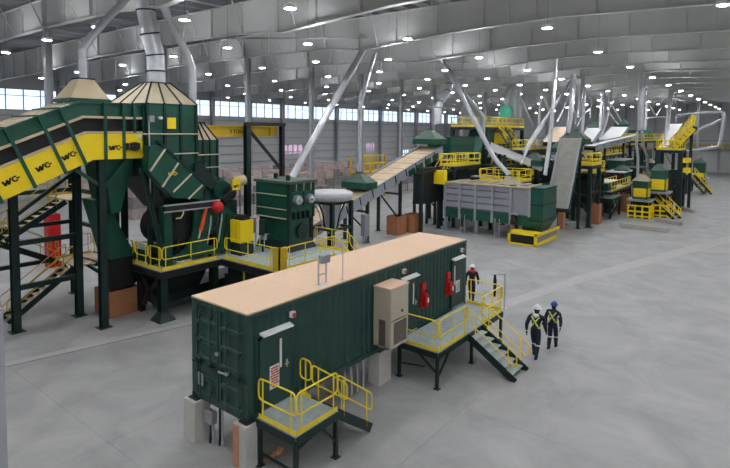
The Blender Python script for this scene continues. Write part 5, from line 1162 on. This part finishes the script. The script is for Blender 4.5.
def flat_machine(label, x, y, Y, w, d, h, m='dark_steel', name='sorting_machine', yel=False, white=False):
    c = aY(x, y, Y); t = thing(name, label, 'machine', (c.x, Y, 0)); z1 = c.z; z0 = z1-h
    MB().box(c.x-w/2, Y, z0, c.x+w/2, Y+d, z1).build('housing', m, t)
    MB().box(c.x-w/2-0.1, Y-0.1, z1, c.x+w/2+0.1, Y+d+0.1, z1+0.12).build('lid', 'belt_white' if white else 'frame_green', t)
    for i in range(3): MB().box(c.x-w/2+w*(i+0.1)/3, Y-0.06, z0+h*0.2, c.x-w/2+w*(i+0.9)/3, Y, z1-h*0.2).build('side_panel', 'yellow' if yel and i != 1 else 'machine_green', t)
    for sx in (-1, 1):
        for sy in (0.1, 0.9): MB().beam((c.x+sx*w*0.45, Y+d*sy, 0), (c.x+sx*w*0.45, Y+d*sy, z0), 0.2, 0.2).build('leg', 'frame_green', t)
    MB().beam((c.x-w*0.45, Y+0.1, z0*0.2), (c.x+w*0.45, Y+0.1, z0*0.9), 0.14, 0.14).build('brace', 'frame_green', t)
    return t
for a in (('dark machine block under the high twin post platform', 575, 185, 6.5, 5.0, 3, 2.2), ('dark machine with white lid left of the nearest cabin', 612, 182, 3.6, 4.2, 2.4, 0.9, 'machine_green', 'sorting_machine', False, True),
          ('low dark conveyor table standing left of the nearest cabin', 617, 198, 2.2, 4.5, 1.6, 0.4), ('dark machine with yellow panels below the white tilted cover', 610, 165, 8, 7, 3, 2.2, 'dark_steel', 'sorting_machine', True),
          ('dark machine with yellow panels behind the twin posts', 570, 165, 9, 7, 3, 3.0, 'dark_steel', 'sorting_machine', True), ('dark machine with yellow panels left of the steep conveyor', 535, 150, 12, 8, 3, 3.5, 'dark_steel', 'sorting_machine', True),
          ('dark machine with white lid in the right line under the bent ducts', 628, 160, 5.5, 6, 2, 1.4, 'machine_green', 'sorting_machine', False, True), ('black machine block just left of the elevator tower', 657, 180, 2.2, 4, 2.0, 2.4), ('dark machine with white lid behind the nearest cabin', 628, 172, 4.2, 5, 2.2, 1.2, 'dark_steel', 'sorting_machine', False, True), ('dark machine with yellow panels above the low walkway', 606, 176, 6.0, 6, 2.5, 2.0, 'frame_green', 'sorting_machine', True),
          ('dark machine block under the pale edged conveyor', 600, 160, 10, 9, 3, 3.0), ('dark machine with yellow panels at the foot of the bent ducts', 646, 168, 3.0, 5, 2.0, 2.2, 'frame_green', 'sorting_machine', True), ('dark machine behind the bunker below the white conveyor', 470, 160, 15, 10, 2.5, 3.5),
          ('black machine block right of the tan conveyor below the walkway', 462, 172, 13.6, 8, 2, 2.4), ('dark machine with yellow panels behind bunker roof on right', 520, 165, 11.5, 9, 2.5, 2.5, 'dark_steel', 'sorting_machine', True)):
    flat_machine(*a)
for lab, x0_, x1_, y_, Y in (('yellow railed walkway below the long pale edged conveyor', 601, 625, 156, 7), ('low yellow railed walkway left of the nearest cabin', 611, 630, 192, 3.2), ('yellow railed walkway right of the teal dome station', 526, 548, 150, 11), ('yellow railed walkway below the white sloping conveyor', 505, 545, 170, 12.5), ('high yellow railed walkway behind the white tilted cover', 620, 640, 146, 9)):
    a = aY(x0_, y_, Y); b = aY(x1_, y_, Y); work_platform('work_platform', lab, a.x, b.x, Y, Y+1.6, a.z, 'sn', post=0.2)
carton(55.2, 2.0, 56.4, 3.2, 1.9, 'brown cardboard box at the foot of the black elevator tower')
carton(59.0, -1.6, 60.0, -0.6, 1.7, 'second brown cardboard box further along by the black tower')
# low concrete barriers on the floor along the right line
for lab, pts in (('low concrete barrier in front of the nearest cabin', ((620, 227), (668, 233))), ('low concrete barrier by the stairs of the second cabin', ((656, 221), (681, 226))), ('low concrete barrier beside the brown box of the tower', ((682, 210), (694, 213)))):
    a, b = [aZ(x, y, 0) for x, y in pts]; d = (b-a).normalized(); mb = MB().beam(a+Vector((0,0,0.2)), b+Vector((0,0,0.2)), 0.3, 0.4)
    o = tag(mb.build('concrete_barrier', 'barrier_concrete', None, at=((a+b)/2)), lab, 'barrier')
# yellow rail along the far wall
fr_ = thing('wall_railing', 'long yellow railing standing on the ledge of the far wall', 'railing', (XE-1.0, -5, 5.15))
for i in range(8): guardrail(fr_, (XE-0.8, 8-4*i, 5.15), (XE-0.8, 4.3-4*i, 5.15), h=1.3, r=0.09, posts=3, n=4, toe=0)
# yellow machine beyond the tan conveyor
ym = thing('yellow_machine', 'yellow framed stair stand among the bales beyond the tan belt', 'stand', (46, 33, 0))
c = aY(374, 172, 31); 
for i in range(4):
    x = c.x-2.4+1.6*i; MB().beam((x, 31, 0), (x, 31, c.z+2.2), 0.2, 0.2).build('post', 'old_yellow', ym); MB().beam((x, 33, 0), (x, 33, c.z+2.2), 0.2, 0.2).build('post', 'old_yellow', ym)
for z in (0.2, 1.2, 2.2): MB().beam((c.x-2.4, 31, c.z+z), (c.x+2.4, 31, c.z+z), 0.16, 0.16).build('rail', 'yellow', ym)
MB().box(c.x-2.5, 31, c.z-0.2, c.x+2.5, 33, c.z).build('deck_plate', 'old_yellow', ym)

# ------------------------------------------------------------------ bales in rows beyond the columns
def bales():
    ms = []
    for m in ('bale_pale', 'bale_pink', 'bale_dark'):
        b = MB(); n = 4
        b.box(-0.78, -0.6, 0.01, 0.78, 0.6, 1.08)
        for i in range(4): x = -0.6+0.4*i; b.box(x-0.02, -0.615, 0, x+0.02, 0.615, 1.095)
        ms.append(b.mesh('bale', m))
    nth = ['nearest', 'second', 'third', 'fourth', 'fifth', 'sixth']; lay = ['bottom', 'middle', 'top']
    one = ['', 'first', 'second', 'third', 'fourth', 'fifth', 'sixth', 'seventh', 'eighth', 'ninth', 'tenth', 'eleventh', 'twelfth', 'thirteenth', 'fourteenth', 'fifteenth', 'sixteenth', 'seventeenth', 'eighteenth', 'nineteenth', 'twentieth']
    def ordn(k): return one[k] if k <= 20 else ('twenty-'+one[k-20] if k < 30 else 'thirtieth')
    def sha(m): return {'bale_pale': 'pale', 'bale_pink': 'pinkish', 'bale_dark': 'dark'}[m]
    rows = [(32.5, 21, 30), (38.5, 18, 30), (44.5, 24, 27), (51, 26, 24), (57.5, 30, 22)]
    tot = 0
    for r, (y, xa, n) in enumerate(rows):
        for k in range(n):
            x = xa+1.72*k
            if abs(x-43) < 4 and r == 0: continue
            for l in range(3):
                if l == 2 and rnd.random() < 0.22: break
                if tot >= 298: return
                if r in (0, 1) and l == 0 and k > 18: pass
                mi_ = (0, 2, 1)[l] if rnd.random() < 0.7 else rnd.randrange(3); o = bpy.data.objects.new('bale', ms[mi_]); COL.objects.link(o)
                o.location = (x+rnd.uniform(-0.06, 0.06), y+rnd.uniform(-0.12, 0.12), 1.1*l); o.rotation_euler.z = rnd.uniform(-0.04, 0.04)
                tag(o, '%s pressed bale, %s from the left in %s layer of the %s bale row' % (('pale', 'pinkish', 'dark')[mi_], ordn(k+1), lay[l], nth[r]), 'bale', 'bales, %s row, %s layer' % (nth[r], lay[l])); tot += 1
bales()
